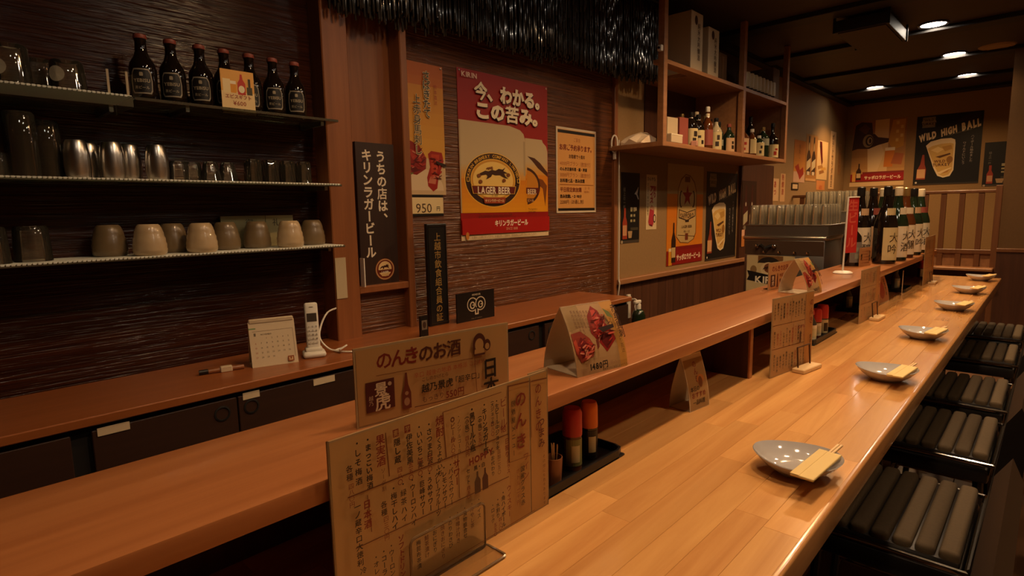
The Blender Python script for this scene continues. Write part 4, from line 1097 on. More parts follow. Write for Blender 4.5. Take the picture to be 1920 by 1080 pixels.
lows = [
 ('dark bottle at the back behind the red carton, leftmost', (-2.10, 3.92), .235, .038, BEERGLASS, CREAM, BLACKP, {}),
 ('dark bottle at the back, second from the left', (-2.10, 4.02), .24, .037, BEERGLASS, CREAM, BLACKP, {}),
 ('squat dark bottle with wide cream label, left of its twin', (-1.872, 3.805), .235, .045, BEERGLASS, CREAM2, BLACKP, dict(sh=.62, lz=(.02, .52), labcol2=INKB, neck_label=CREAM)),
 ('squat dark bottle with wide cream label, right of its twin', (-1.872, 3.912), .23, .044, BEERGLASS, CREAM2, BLACKP, dict(sh=.62, lz=(.02, .52), labcol2=INKB, neck_label=CREAM)),
 ('tall dark red bottle with pale stopper, tallest in the left bay', (-1.875, 4.065), .30, .040, AMBER, CAPRED, WHITEP, dict(sh=.55, lz=(.10, .46), neck_label=CREAM)),
 ('slim bottle with tan neck behind the tall red one', (-2.00, 4.15), .29, .034, GREENGLASS, TANL, CREAM, dict(sh=.55)),
 ('bottle with yellow paper label, right of the tall red one', (-1.868, 4.195), .235, .042, CLEARB, CREAM2, BLACKP, dict(sh=.58, lz=(.03, .56), labcol2=INKB)),
 ('pale bottle behind the yellow-labelled one', (-1.985, 4.26), .27, .034, CLEARB, CREAM, CAPGOLD, dict(sh=.55)),
 ('dark green bottle without a clear label in the left bay', (-1.895, 4.30), .22, .036, GREENGLASS, GREYL, BLACKP, dict(sh=.6, lz=(.2, .4))),
 ('small bottle with red cap and split tan label', (-1.868, 4.425), .215, .042, GREENGLASS, TANL, CAPRED, dict(sh=.58, lz=(.03, .50), labcol2=INKB)),
 ('dark bottle at the back beside the middle post', (-2.03, 4.45), .27, .036, BEERGLASS, GREYL, BLACKP, dict(sh=.6)),
 ('dark bottle at the back of the left bay, centre', (-2.10, 4.12), .285, .036, GREENGLASS, GREYL, CAPGOLD, dict(sh=.58)),
 ('bottle with wide tan label right of the middle post', (-1.87, 4.70), .225, .046, AMBER, TANL, BLACKP, dict(sh=.60, lz=(.06, .56), labcol2=INKR)),
 ('slim bottle with pale side label in the right bay', (-1.875, 4.90), .22, .036, AMBER, CREAM2, WHITEP, dict(sh=.6, lz=(.10, .62))),
 ('short bottle with cream label, third in the right bay', (-1.86, 5.015), .175, .042, GREENGLASS, CREAM2, WHITEP, dict(sh=.66, lz=(.04, .66), labcol2=INKB)),
 ('stout dark bottle with grey shoulder label', (-1.885, 5.17), .26, .050, GREENGLASS, GREYL, CAPGOLD, dict(sh=.64, lz=(.40, .62))),
 ('tall dark bottle at the back of the right bay', (-2.02, 5.24), .37, .042, BEERGLASS, GREYL, BLACKP, dict(sh=.62)),
 ('dark round bottle with light label at the right end', (-1.872, 5.36), .31, .050, BEERGLASS, CREAM2, BLACKP, dict(sh=.52, lz=(.04, .40), labcol2=INKR)),
 ('slim amber bottle at the back, right bay', (-2.03, 4.75), .25, .034, AMBER, TANL, CAPRED, dict(sh=.6)),
 ('clear bottle at the back, right bay centre', (-2.05, 4.96), .245, .034, CLEARB, CREAM, WHITEP, dict(sh=.6)),
 ('slim dark bottle against the right divider', (-1.99, 5.41), .27, .034, BEERGLASS, TANL, CAPGOLD, dict(sh=.6)),
]
for lab, (x, y), h, r, g, l, c, kw in lows:
    bottle('liquor_bottle', lab, (x, y, ZS), h, r, g, l, c, **kw)
ZU = 2.302
for y, x, hh, ww, lab in ((3.80, -1.93, .385, .17, 'tall pale sake carton standing on the upper shelf, left of two'), (4.06, -1.93, .335, .17, 'pale sake carton on the upper shelf, slightly shorter right one')):
    t = thing('carton', lab, 'box', (x, y, ZU))
    MB().box(-.09, .09, -ww/2, ww/2, 0, hh, .003, 1).build('box', CARTON, t)
    cv = Canvas(); cv.vtext('純米大吟醸酒', ww*.65, hh*.78, .040, (70, 50, 30), .02); cv.ell(ww*.40, hh*.86, .022, .03, (70, 45, 28), 14)
    cv.obj(t, 'lettering', loc=(.0905, -ww/2, 0), rot=(0, 0, LEFT))
t = thing('carton', 'dim brown carton behind the middle post on the upper shelf', 'box', (-2.0, 4.38, ZU))
MB().box(-.09, .09, -.07, .07, 0, .24, .003, 1).build('box', mat('brown_carton', (.16, .09, .045), .7), t); MB().box(-.09, .0905, -.02, .02, .02, .22).build('tape', mat('tape', (.22, .13, .06), .5), t)
t = thing('carton', 'dark brown carton at the right end of the upper shelf', 'box', (-1.96, 5.36, ZU))
MB().box(-.10, .10, -.075, .075, 0, .28, .003, 1).build('box', mat('brown_carton_b', (.13, .075, .04), .7), t); MB().box(-.02, .02, -.0755, .0755, .02, .2805).build('tape', mat('tape_b', (.18, .11, .05), .5), t)
pb = MB().lathe([(.001, .03), (.036, .03), (.038, .05), (.038, .125), (.036, .14), (.001, .142)], seg=16).mesh('body', mat('frosted_cup', (.50, .42, .27), .35), True)
pc = MB().lathe([(.001, 0), (.022, 0), (.026, .012), (.034, .030), (.001, .0305)], seg=16).mesh('stopper', BLACKP, True)
for i in range(9):
    t = thing('sake_cup', '%s pale jar with black foot from the post, upper shelf row' % (ORD+['ninth'])[i], 'jar', (-1.86, 4.60+i*.0795, ZU), group='pale jars on the upper shelf')
    link('body', pb, t); link('stopper', pc, t)

# ------------------------------------------------------------------ under-counter bench, beer server and glasses behind the bar
t = thing('work_bench', 'steel work bench behind the bar carrying the beer server', 'bench')
MB().box(-1.36, -.78, 2.95, 4.40, .76, .80, .004, 1).build('top', STEEL_D, t)
MB().box(-1.34, -.80, 2.97, 4.38, .08, .76).build('cabinet', STEEL_D, t)
for y in (3.0, 4.3): MB().box(-1.3, -.85, y, y+.04, 0, .08).build('foot', BLACKP, t)

t = thing('beer_server', 'steel beer server box with a printed label on its front', 'beer dispenser', (-1.075, 3.47, .80))
MB().box(-.215, .205, -.155, .165, 0, .425, .010, 2).build('body', STEEL_D, t, smooth=True)
MB().box(-.222, .212, -.162, .172, .420, .440, .006, 2).build('lid', STEEL, t, smooth=True)
MB().box(-.21, .20, -.158, -.150, .338, .415, .002, 1).build('front_plate', mat('dark_front', (.07, .04, .025), .35), t)
for x in (-.135, -.045): MB().lathe([(.001, 0), (.011, 0), (.011, .02), (.001, .024)], seg=12).build('tap_knob', CHROME, t, (x, -.158, .385), rot=(PI/2, 0, 0))
for x in (-.10, -.02, .06, .125): MB().lathe([(.001, 0), (.008, 0), (.008, .008), (.001, .010)], seg=10).build('screw', CHROME, t, (x, -.158, .352), rot=(PI/2, 0, 0))
MB().tube([(-.12, -.160, .39), (-.09, -.185, .375), (-.06, -.160, .39)], .008, 8).build('handle', BLACKP, t, smooth=True)
cv = Canvas(); SL = (200, 180, 135)
cv.rect(-.197, .06, .06, .332, SL); cv.rect(-.135, .26, .0, .330, (120, 84, 48)); cv.ell(-.075, .262, .066, .052, (200, 178, 130)); cv.ell(-.075, .272, .066, .052, (40, 32, 26), a0=20, a1=160); cv.ell(-.075, .255, .044, .040, (214, 194, 150)); cv.ell(-.075, .262, .026, .026, (120, 70, 36)); cv.poly([(-.08+x*.026, .262+y*.026) for x, y in beast], (60, 34, 18))
cv.ell(-.158, .25, .018, .024, (140, 110, 70)); cv.ell(.020, .25, .018, .024, (140, 110, 70))
cv.poly([(-.194, .245), (-.15, .238), (-.08, .225), (.0, .238), (.055, .245), (.045, .21), (.055, .190), (-.08, .172), (-.194, .190), (-.182, .215)], (24, 22, 22)); cv.text('KIRIN', -.074, .197, .052, (225, 215, 190), .03, align='c', sx=1.05)
cv.obj(t, 'label_print', loc=(0, -.1555, 0))

gl = tumbler_mesh('body', .120, .0195, .0165, GLASS_T, 12, wall=.0025)
def glass_tray(lab, x0, x1, y0, y1, z, h, n, m, glab, grp, gh=1.0):
    t = thing('glass_tray', lab, 'tray', (0, 0, 0))
    mb = MB(); mb.box(x0, x1, y0, y1, z, z+.004)
    mb.build('base', STEEL, t)
    for a in ((x0, x1, y0, y0+.004), (x0, x1, y1-.004, y1), (x0, x0+.004, y0+.004, y1-.004), (x1-.004, x1, y0+.004, y1-.004)):
        MB().box(a[0], a[1], a[2], a[3], z+.004, z+h, .001, 1).build('side', STEEL_D, t)
    MB().tube([(x0, y0, z+h), (x1, y0, z+h), (x1, y1, z+h), (x0, y1, z+h)], .005, 8, True).build('rolled_rim', STEEL, t, smooth=True)
    MB().box(x0+.006, x1-.006, y0+.006, y1-.006, z+h-.012, z+h-.008).build('draining_grid', STEEL, t)
    for i in range(n):
        for j in range(m):
            lab_ = 'clear upturned glass on the %s tray, front row, %s from left' % (glab, (ORD+['ninth'])[i]) if j == 0 else 'clear upturned glass on the %s tray, behind its front row' % glab
            g = item('tumbler', gl, lab_, 'glass', (x0+.030+(x1-x0-.060)*i/(n-1)+random.uniform(-.0015, .0015), y0+.030+(y1-y0-.060)*j/(m-1)+random.uniform(-.002, .002), z+h-.008), grp)
            g.scale = (1, 1, gh)
glass_tray('deep steel tray on the beer server, packed with upturned glasses', -1.29, -.86, 3.325, 3.63, 1.2405, .058, 9, 6, 'nearer', 'glasses on the near tray')
t = thing('dish_cabinet', 'dark steel cabinet behind the beer server under the far glasses', 'cabinet', (-1.02, 4.10, .80))
MB().box(-.16, .16, -.18, .18, 0, .50, .006, 1).build('body', mat('dark_steel', (.13, .12, .11), .4, .7), t); MB().box(-.15, .15, -.185, -.178, .05, .45, .002, 1).build('door', mat('dark_steel_door', (.16, .145, .13), .4, .7), t)
glass_tray('steel tray of glasses stacked farther along the bar', -1.18, -.86, 3.93, 4.27, 1.301, .062, 7, 6, 'farther', 'glasses on the far tray', 1.12)

# ------------------------------------------------------------------ standing on the raised shelf
ZR = 1.12
# near sake menu
w_, h_ = .258, .108
cv = Canvas(); RB2 = (108, 30, 14); DK = (70, 28, 16)
cv.rect(.003, .003, w_-.003, h_-.003, (166, 124, 74))
for ch, u in zip('のんき', (.043, .065, .085)): cv.up(); cv.char(ch, u, .086, .026, RB2, .02)
for ch, u in zip('のお酒', (.108, .131, .155)): cv.up(); cv.char(ch, u, .085, .026, DK, .02)
cv.line((.030, .067), (.188, .063), .0008, (110, 60, 30))
cv.rect(.014, .019, .056, .060, (72, 26, 22)); cv.text('景', .036, .048, .020, (200, 175, 140), .03, align='c'); cv.text('虎', .038, .030, .024, (200, 175, 140), .03, align='c'); cv.vtext('越乃', .021, .038, .007, (180, 150, 120)); cv.ell(.049, .053, .003, .003, (170, 140, 110), 8)
cv.poly([(.067, .012), (.081, .012), (.081, .034), (.077, .046), (.0755, .063), (.0725, .063), (.071, .046), (.067, .034)], (96, 40, 22)); cv.ell(.074, .022, .0045, .006, (150, 110, 80), 10); cv.ell(.074, .034, .003, .003, (150, 110, 80), 8)
cv.text('辛口 越後の地酒 本格派 こだわり', .086, .056, .0085, (150, 64, 34)); cv.text('こしのかげとら', .098, .048, .0065, DK)
cv.text('越乃景虎', .097, .035, .0135, BLACK, .03); cv.text('「超辛口」', .148, .036, .0115, BLACK, .01)
cv.text('もっきり', .097, .019, .0095, DK); cv.text('550円', .137, .018, .014, RB2, .02, sx=.9); cv.line((.085, .0115), (.188, .009), .0012, (90, 46, 24))
cv.line((.190, .063), (.193, .006), .0010, (110, 60, 30)); cv.text('日', .219, .043, .034, BLACK, .04, align='c', sx=.9); cv.text('本', .220, .013, .032, BLACK, .03, align='c')
cv.ell(.199, .084, .012, .016, DK); cv.ell(.199, .082, .008, .010, (166, 124, 74)); cv.rect(.190, .068, .208, .076, (166, 124, 74)); cv.rect(.189, .066, .209, .069, DK); cv.ell(.2135, .080, .0065, .009, DK); cv.ell(.2135, .078, .004, .005, (166, 124, 74))
t = sheet('sake_menu', 'wide laminated sake menu standing on the raised shelf behind the big menu', 'menu', (-.650, .388, ZR), w_, h_, (166, 124, 74), cv, rz=math.radians(82.9), t=.002, m=AGED)
MB().box(.03, .22, 0, .03, 0, .002).build('foot', ACRYL, t); MB().box(.03, .22, .001, .003, .002, .05).build('back_plate', ACRYL, t)

def tent(name, label, loc, rz, W, H, D, cv=None, cuts=True, m=PAPER):
    t = thing(name, label, 'card', loc, rz)
    S = [i/9 for i in range(10)]
    fy = lambda s: .5*D*s**1.7
    for nm, side in (('front_leaf', 0), ('back_leaf', 1)):
        vs = []
        for k in (0, 1):
            for s in S:
                y = fy(s)+k*.0012 if side == 0 else D-fy(s)-k*.0012
                for x in (0, W): vs.append((x, y, H*s))
        n = len(S); mb = MB(); fs = []
        for i in range(n-1):
            a = 2*i; fs += [(a, a+1, a+3, a+2), (2*n+a, 2*n+a+2, 2*n+a+3, 2*n+a+1), (a, a+2, 2*n+a+2, 2*n+a), (a+1, 2*n+a+1, 2*n+a+3, a+3)]
        fs += [(0, 2*n, 2*n+1, 1), (2*n-2, 2*n-1, 4*n-1, 4*n-2)]
        mb.faces(vs, fs); mb.build(nm, m, t)
    MB().box(.002, W-.002, .002, D-.002, 0, .0012).build('base_flap', m, t)
    if cv: cv.obj(t, warp=lambda x, y, z: (x, fy(min(1, max(0, z/H)))+y, z), cuts=[H*s for s in S[1:-1]])
    return t
def meat_card(W, H):
    cv = Canvas()
    X = lambda a: a*W
    Y = lambda b: (1-b)*H
    P = lambda l: [(X(a), Y(b)) for a, b in l]
    cv.rect(0, 0, W, H, (168, 132, 90)); cv.poly(P([(.74, .0), (1, .0), (1, 1), (.86, 1), (.84, .5)]), (184, 132, 62)); cv.poly(P([(0, .0), (.30, .0), (.34, .3), (0, .35)]), (146, 116, 72))
    cv.poly(P([(.42, .18), (.56, .04), (.66, .12), (.70, .28), (.82, .45), (.84, .56), (.62, .72), (.50, .55), (.40, .42)]), (134, 22, 16))
    cv.poly(P([(.52, .10), (.60, .10), (.64, .26), (.56, .34), (.50, .26)]), (184, 62, 48)); cv.poly(P([(.56, .42), (.76, .46), (.78, .55), (.63, .67), (.56, .56)]), (92, 14, 14)); cv.poly(P([(.44, .30), (.50, .30), (.52, .46), (.45, .42)]), (160, 50, 36))
    cv.poly(P([(.02, .38), (.20, .36), (.34, .48), (.40, .62), (.34, .74), (.10, .80), (.03, .66)]), (140, 52, 34)); cv.poly(P([(.06, .56), (.18, .44), (.30, .56), (.30, .70), (.14, .74)]), (112, 22, 22)); cv.poly(P([(.02, .50), (.08, .46), (.10, .64), (.05, .68)]), (176, 66, 44)); cv.poly(P([(.19, .62), (.23, .60), (.26, .72), (.21, .74)]), (200, 130, 100))
    flecks(cv, X(.46), Y(.60), X(.78), Y(.14), 40, ((190, 80, 62), (200, 120, 96), (96, 14, 12), (166, 44, 34), (84, 10, 10)), .07*W, .014*H, 5); flecks(cv, X(.06), Y(.74), X(.34), Y(.44), 30, ((190, 80, 62), (200, 120, 96), (96, 14, 12), (166, 44, 34), (84, 10, 10)), .06*W, .014*H, 6)
    cv.poly(P([(.48, .34), (.80, .32), (.80, .37), (.56, .41)]), (40, 22, 18)); cv.poly(P([(.70, .08), (.80, .14), (.84, .24), (.74, .20)]), (96, 104, 56)); cv.poly(P([(.38, .50), (.44, .48), (.42, .60), (.37, .64)]), (104, 40, 26))
    for i in range(7): cv.vtext('馬肉の旨味をどうぞ'[:5+(i % 3)], X(.10+.055*i), Y(.07+.006*i), .052*H, BROWN)
    cv.vtext('赤身馬刺', X(.91), Y(.10), .13*H, (60, 30, 12), .03, step=.95); cv.vtext('熊本より直送', X(.86), Y(.34), .075*H, (90, 50, 20))
    cv.text('1480円', X(.17), Y(.855), .12*H, BLACK, .04); cv.text('税込', X(.56), Y(.85), .07*H, (150, 110, 80)); cv.text('新鮮なうちにお召し上がり下さい', X(.40), Y(.93), .038*H, BLACK)
    return cv
tent('tent_card', 'white folded tent card with a raw meat photo, near end of the raised shelf', (-.5695, .762, ZR), math.radians(80), .124, .115, .088, meat_card(.124, .115))
w_, h_ = .18, .094
cv = Canvas(); cv.rect(.003, .003, w_-.003, h_-.003, (170, 120, 74)); cv.text('のんきのお酒', .022, .072, .022, RB2, .03, sx=.85); cv.rect(.014, .012, .046, .052, (60, 26, 20)); cv.vtext('景虎', .030, .040, .017, (190, 160, 130), .02); cv.poly([(.056, .008), (.066, .008), (.066, .03), (.063, .055), (.059, .055), (.056, .03)], (80, 34, 20))
cv.text('地酒 純米酒', .073, .048, .013, RB2); cv.text('景虎 五五〇円', .073, .030, .012, DK, .02); cv.text('550円', .085, .013, .012, RB2); cv.vtext('日本酒', .155, .060, .020, BLACK, .04)
t = sheet('sake_menu', 'small cream sake menu on the raised shelf in front of the beer server', 'menu', (-.692, 1.99, ZR), w_, h_, (170, 120, 74), cv, rz=math.radians(82), t=.002, m=AGED)
MB().box(.03, .15, 0, .03, 0, .002).build('foot', ACRYL, t)
tent('tent_card', 'white folded tent card with a meat photo, between the cream menu and red banner', (-.560, 1.970, ZR), math.radians(80), .092, .112, .098, meat_card(.092, .112))
cv = Canvas()
cv.rect(.004, .004, .106, .080, (170, 120, 74))
for i in range(5): cv.text('おすすめ地酒各種'[:8-i % 2], .02, .068-i*.013, .009, (130, 60, 30))
cv.vtext('日本酒', .095, .062, .016, BLACK, .03); cv.vtext('景虎', .016, .05, .014, BLACK, .04)
sheet('sake_menu', 'small pale card in front of the row of large sake bottles', 'menu', (-.648, 3.02, ZR), .112, .086, (170, 120, 74), cv, rz=math.radians(78), t=.002)
# banner
t = thing('banner', 'small red banner on a white pole standing on the raised shelf', 'flag', (-.632, 2.68, ZR))
MB().lathe([(.001, 0), (.036, 0), (.037, .004), (.030, .010), (.006, .013), (.001, .013)], seg=24).build('base', WHITEP, t, smooth=True)
MB().tube([(0, 0, .012), (.004, .008, .315)], .0035, 8).build('pole', WHITEP, t)
fl = thing('x', None, None)
bpy.data.objects.remove(fl)
f_ = MB().box(.004, .060, -.0008, .0008, .085, .312).build('cloth', FLAGRED, t, (0, .004, 0), rz=1.0)
cv = Canvas(base=.0010); cv.vtext('生ビール', .032, .28, .048, (205, 90, 70), .03, step=1.05); cv.obj(f_, 'lettering')
MB().tube([(0.003, .006, .312), (.035, .053, .314)], .0025, 6).build('cross_bar', WHITEP, t)
# large sake bottles
def big_bottle(i, lab, x, y, glass, labc, k, capm, h=.368):
    t = bottle('sake_bottle', lab, (x, y, ZR), h, .050, glass, labc, capm, neck=.0155, cone=True, sh=.50, lz=(.05, .47), group='large sake bottles on the raised shelf', labcol2=k, lw=1.7)
    return t
SB = [(-.595, 3.26), (-.702, 3.24), (-.586, 3.47), (-.692, 3.45), (-.588, 3.68), (-.688, 3.66), (-.585, 3.89), (-.689, 3.88), (-.582, 4.10), (-.683, 4.09)]
LBS = ['nearest large sake bottle in the front row, cream label with a gold drawing', 'nearest large sake bottle in the back row', 'second large sake bottle in the front row', 'second large sake bottle in the back row', 'third large sake bottle in the front row',
       'third large sake bottle in the back row', 'fourth large sake bottle in the front row', 'fourth large sake bottle in the back row', 'farthest large sake bottle in the front row', 'farthest large sake bottle in the back row']
for i, ((x, y), lab) in enumerate(zip(SB, LBS)):
    g = (BEERGLASS, BEERGLASS, GREENGLASS, BEERGLASS, AMBER, GREENGLASS, GREENGLASS, BEERGLASS, GREENGLASS, BEERGLASS)[i]
    t = big_bottle(i, lab, x, y, g, (CREAM2, CREAM, CREAM, TANL, CREAM, CREAM, CREAM, CREAM2, CREAM, CREAM)[i], None, (BLACKP, BLACKP, CREAM, BLACKP, CAPGOLD, CREAM, BLACKP, BLACKP, CREAM, BLACKP)[i])
    e = [c for c in t.children if c.name.startswith('label')][0]
    mb = MB(); wrap_text(mb, '大', .0518, .125, .050, -.50, .03); wrap_text(mb, '吟醸酒'[i % 3], .0518, .070, .050, -.62, .03); mb.build('lettering', INKB, e)
    # shoulder badge
    mb = MB(); mb.faces(*label_rect(.0335, .046, .228, .264, -.55, .003)); mb.build('shoulder_label', (CREAM2, TANL, CREAM, CAPRED, CREAM)[i % 5], t)
bottle('sake_bottle', 'short dark bottle with silvery label standing before the large sake bottles', (-.690, 3.06, ZR), .215, .040, BEERGLASS, mat('silver_label', (.20, .18, .16), .4), BLACKP, sh=.6, lz=(.08, .52), group=None, labcol2=GREYL)

# ------------------------------------------------------------------ menus standing on the maple counter
ZC = .9502
w_, h_ = .362, .214
cv = Canvas(); PT = (172, 132, 80); LN = (104, 52, 24)
cv.rect(.002, .002, .276, h_-.002, PT); cv.rect(.276, .002, .3195, h_-.002, (164, 118, 62)); cv.rect(.3225, .002, w_-.002, h_-.002, (168, 122, 66))
cv.line((.020, .145), (.274, .140), .0014, LN); cv.line((.026, .083), (.274, .077), .0010, LN); cv.line((.072, .203), (.0745, .150), .0012, LN); cv.line((.157, .204), (.160, .144), .0014, LN); cv.line((.157, .204), (.262, .204), .0008, LN)
cv.line((.179, .141), (.180, .082), .0010, LN); cv.line((.044, .139), (.047, .094), .0010, LN); cv.line((.275, .210), (.2745, .098), .0022, (70, 24, 16)); cv.line((.275, .209), (.319, .206), .0018, LN); cv.line((.321, .207), (.323, .12), .0010, LN); cv.line((.323, .205), (.359, .202), .0018, LN); cv.line((.274, .098), (.320, .094), .0008, LN)
R3 = (112, 26, 14); TX = (34, 20, 12); PR_ = (116, 46, 26)
def col(s, u, v, sz=.0085, c=TX, b=.02, st=1.02, sx=1.0): cv.vtext(s, u, v, sz, c, b, step=st, sx=sx)
# brand strips
col('のんき', .300, .185, .025, R3, .02, 1.25); col('居酒屋メニュー', .284, .182, .0090, TX, .01, 1.35); col('のんきの', .3385, .191, .0175, R3, .01, 1.1, .9); col('つまみ', .345, .138, .0155, (90, 30, 16), .02, 1.05)
col('・その他にも色々あります', .350, .090, .0062, BROWN, 0, 1.2); col('ワイン', .309, .096, .013, R3, .0, 1.1); col('国産グラス赤', .301, .080, .0090, TX, .02, 1.15); col('ボトル', .291, .080, .008, PR_, 0, 1.15); col('二千円', .291, .050, .008, PR_, 0, 1.1)
# beer row
col('ビール', .263, .190, .0150, R3, .0, 1.0); col('他', .262, .152, .011, R3, .03); col('・生ビール中ジョッキ', .2500, .195, .0078, TX, .03, .95); col('四八〇', .241, .165, .0068, PR_)
col('（大ジョッキ）', .241, .198, .0065, TX, .02, .95); col('・キリン', .226, .196, .0095, TX, .03, .95); col('ラガー瓶', .227, .160, .0100, TX, .05, .95); col('（中瓶）', .217, .184, .0072, TX, .03); col('五五〇', .216, .158, .0068, PR_)
col('・黒ビール小瓶', .2030, .196, .0098, TX, .05, .90); col('（小瓶）', .1935, .190, .0075, TX, .03); col('四八〇円', .193, .160, .0070, PR_); col('・ノンアルコール', .1795, .193, .0065, TX, .0, 1.0); col('◎ビール', .1690, .192, .0085, (96, 50, 24), .02, 1.0); col('四八〇円', .1685, .165, .0068, PR_)
# shochu and fruit row
col('焼酎', .148, .197, .0135, R3, .03, 1.05); col('くろよかいち', .146, .172, .0085, TX, .02, 1.0); col('・さつま白波', .1310, .197, .0090, TX, .03, 1.02); col('四八〇', .130, .156, .0075, PR_); col('・いいちこ麦', .1160, .198, .0090, TX, .03, 1.02); col('四八〇', .115, .156, .0075, PR_)
cv.rect(.0945, .1965, .1030, .2055, (116, 36, 20)); col('芋', .0988, .201, .0075, PT); col('伊佐美黒', .1005, .190, .0095, TX, .04, .98); col('五五〇', .1010, .156, .0075, PR_); cv.rect(.0780, .1965, .0860, .2055, (116, 36, 20)); col('麦', .082, .201, .0075, PT); col('隠し蔵', .083, .190, .0095, TX, .04, 1.1); col('四八〇', .085, .156, .0075, PR_)
col('果実酒', .0605, .200, .0125, R3, .03, 1.0); col('ソーダ割', .0625, .163, .0065, BROWN, 0, 1.1); col('・まっこい梅酒', .0445, .205, .0084, TX, .04, 1.05); col('・しそ梅酒', .0310, .205, .0088, TX, .03, 1.22); col('各種', .0200, .180, .0085, TX, .02, 1.1); col('四八〇円', .021, .160, .0070, PR_, 0, 1.0)
# sour row
col('サワー', .1710, .134, .0120, R3, .02, .98); col('・バイスサワー', .1610, .136, .0085, TX, .01, .98); col('・レモンサワー', .1500, .136, .0085, TX, .02, .98); col('・グレープフルーツ', .1390, .137, .0080, TX, .02, .88); col('・うめサワー', .1270, .137, .0085, TX, .03, 1.05); col('・巨峰サワー', .1150, .137, .0085, TX, .03, 1.05)
col('・ウーロンハイ', .1010, .138, .0085, TX, .02, 1.05); col('・緑茶ハイ', .0875, .138, .0088, TX, .02, 1.2); col('・梅干しハイ', .0740, .138, .0088, TX, .03, 1.05); col('各種', .0600, .124, .0085, TX, .02, 1.1); col('四三〇円', .0620, .106, .0075, PR_, 0, 1.0)
cv.text('HOPPY', .191, .129, .0125, (110, 30, 16), .05, rot=2, sx=.95); cv.text('黒・白', .199, .1175, .0070, TX, .04); col('セット', .189, .118, .0070, TX, .02); col('四五〇', .189, .095, .0060, PR_)
for u, c_ in ((.205, (70, 46, 32)), (.219, (70, 34, 24))): cv.poly([(u-.0055, .082), (u+.0055, .082), (u+.0055, .099), (u+.0018, .105), (u+.0015, .112), (u-.0015, .112), (u-.0018, .105), (u-.0055, .099)], c_)
col('中お代わり', .234, .128, .0070, TX, .02, 1.05); col('追加二五〇', .246, .126, .0070, BROWN, .0, 1.05); col('日替り', .262, .136, .0090, PR_, .03, 1.05); col('グラス', .264, .106, .0070, PR_)
# bottom row
col('日本酒', .0375, .134, .0105, (116, 34, 18), .04, 1.1); col('一ノ蔵辛口大徳利', .0255, .136, .0085, TX, .03, 1.1); col('冷・燗', .0285, .060, .0085, TX, .01, 1.0)
col('ソフトドリンク', .0800, .075, .0090, R3, .03, 1.0); col('・ウーロン茶', .0660, .072, .0080, TX, .01, 1.05); col('・コーラ', .0555, .070, .0080, TX, .02, 1.05); col('・オレンジ', .0450, .068, .0080, TX, .01, 1.05); col('三〇〇円', .0355, .045, .0070, BROWN)
for i in range(9): col(('・梅昆布茶漬', '・鮭茶漬け', '・おにぎり', '・焼きおにぎり', '・のりわさび', '・味噌汁付き', '・漬物盛合せ', '・冷やし茶', '・アイス')[i], .104+i*.0125, .066+(.001*i), .0072, (TX, BROWN)[i % 2], .01, 1.05)
col('ウィスキー', .262, .068, .0095, R3, .01, 1.0); col('・角ハイボール', .250, .066, .0078, TX, .03, 1.0); col('・水割り', .239, .060, .0075, TX, .02); col('・ロック', .229, .056, .0072, TX, .01); col('四八〇', .243, .030, .0065, PR_); col('五五〇', .233, .026, .0065, PR_)
cv.line((.020, .012), (.315, .014), .0008, LN)
t = sheet('drinks_menu', 'big laminated drinks menu full of upright lettering, nearest on the maple counter', 'menu', (-.541, .286, ZC), w_, h_, PT, cv, rz=math.radians(90.3), t=.0022, m=AGED)
for a in ((0, .002), (w_-.002, w_)): MB().box(a[0], a[1], -.0028, .0004, 0, h_).build('laminate_edge', ACRYL, t)
MB().box(.322, w_+.004, .0, .0016, .002, h_+.002).build('back_page', AGED, t)
t = thing('menu_stand', 'clear acrylic stand with rounded corners clipped on the big drinks menu', 'stand', (-.533, .44, ZC))
def rrect(w, h, r, n=5):
    out = []
    for cx, cy, a0 in ((w/2-r, h-r, 0), (-w/2+r, h-r, 90), (-w/2+r, r, 180), (w/2-r, r, 270)):
        out += [(cx+r*math.cos(math.radians(a0+90*i/n)), cy+r*math.sin(math.radians(a0+90*i/n))) for i in range(n+1)]
    return out
EDGE = mat('acrylic_edge', (.32, .20, .10), .08, 0, .5, 1.49)
rr = rrect(.122, .066, .008)
MB().prism(rr, .002, .0045, 'YZ').build('front_plate', ACRYL, t)
MB().tube([(.0035, a, b) for a, b in rr], .0018, 6, True).build('plate_edge', EDGE, t, smooth=True)
rr2 = rrect(.132, .040, .006)
MB().prism([(b-.002, a) for a, b in rr2], 0.0003, .003, 'XY').build('foot_plate', ACRYL, t)
MB().tube([(b-.001, a, .002) for a, b in rr2], .0018, 6, True).build('foot_edge', EDGE, t, smooth=True)

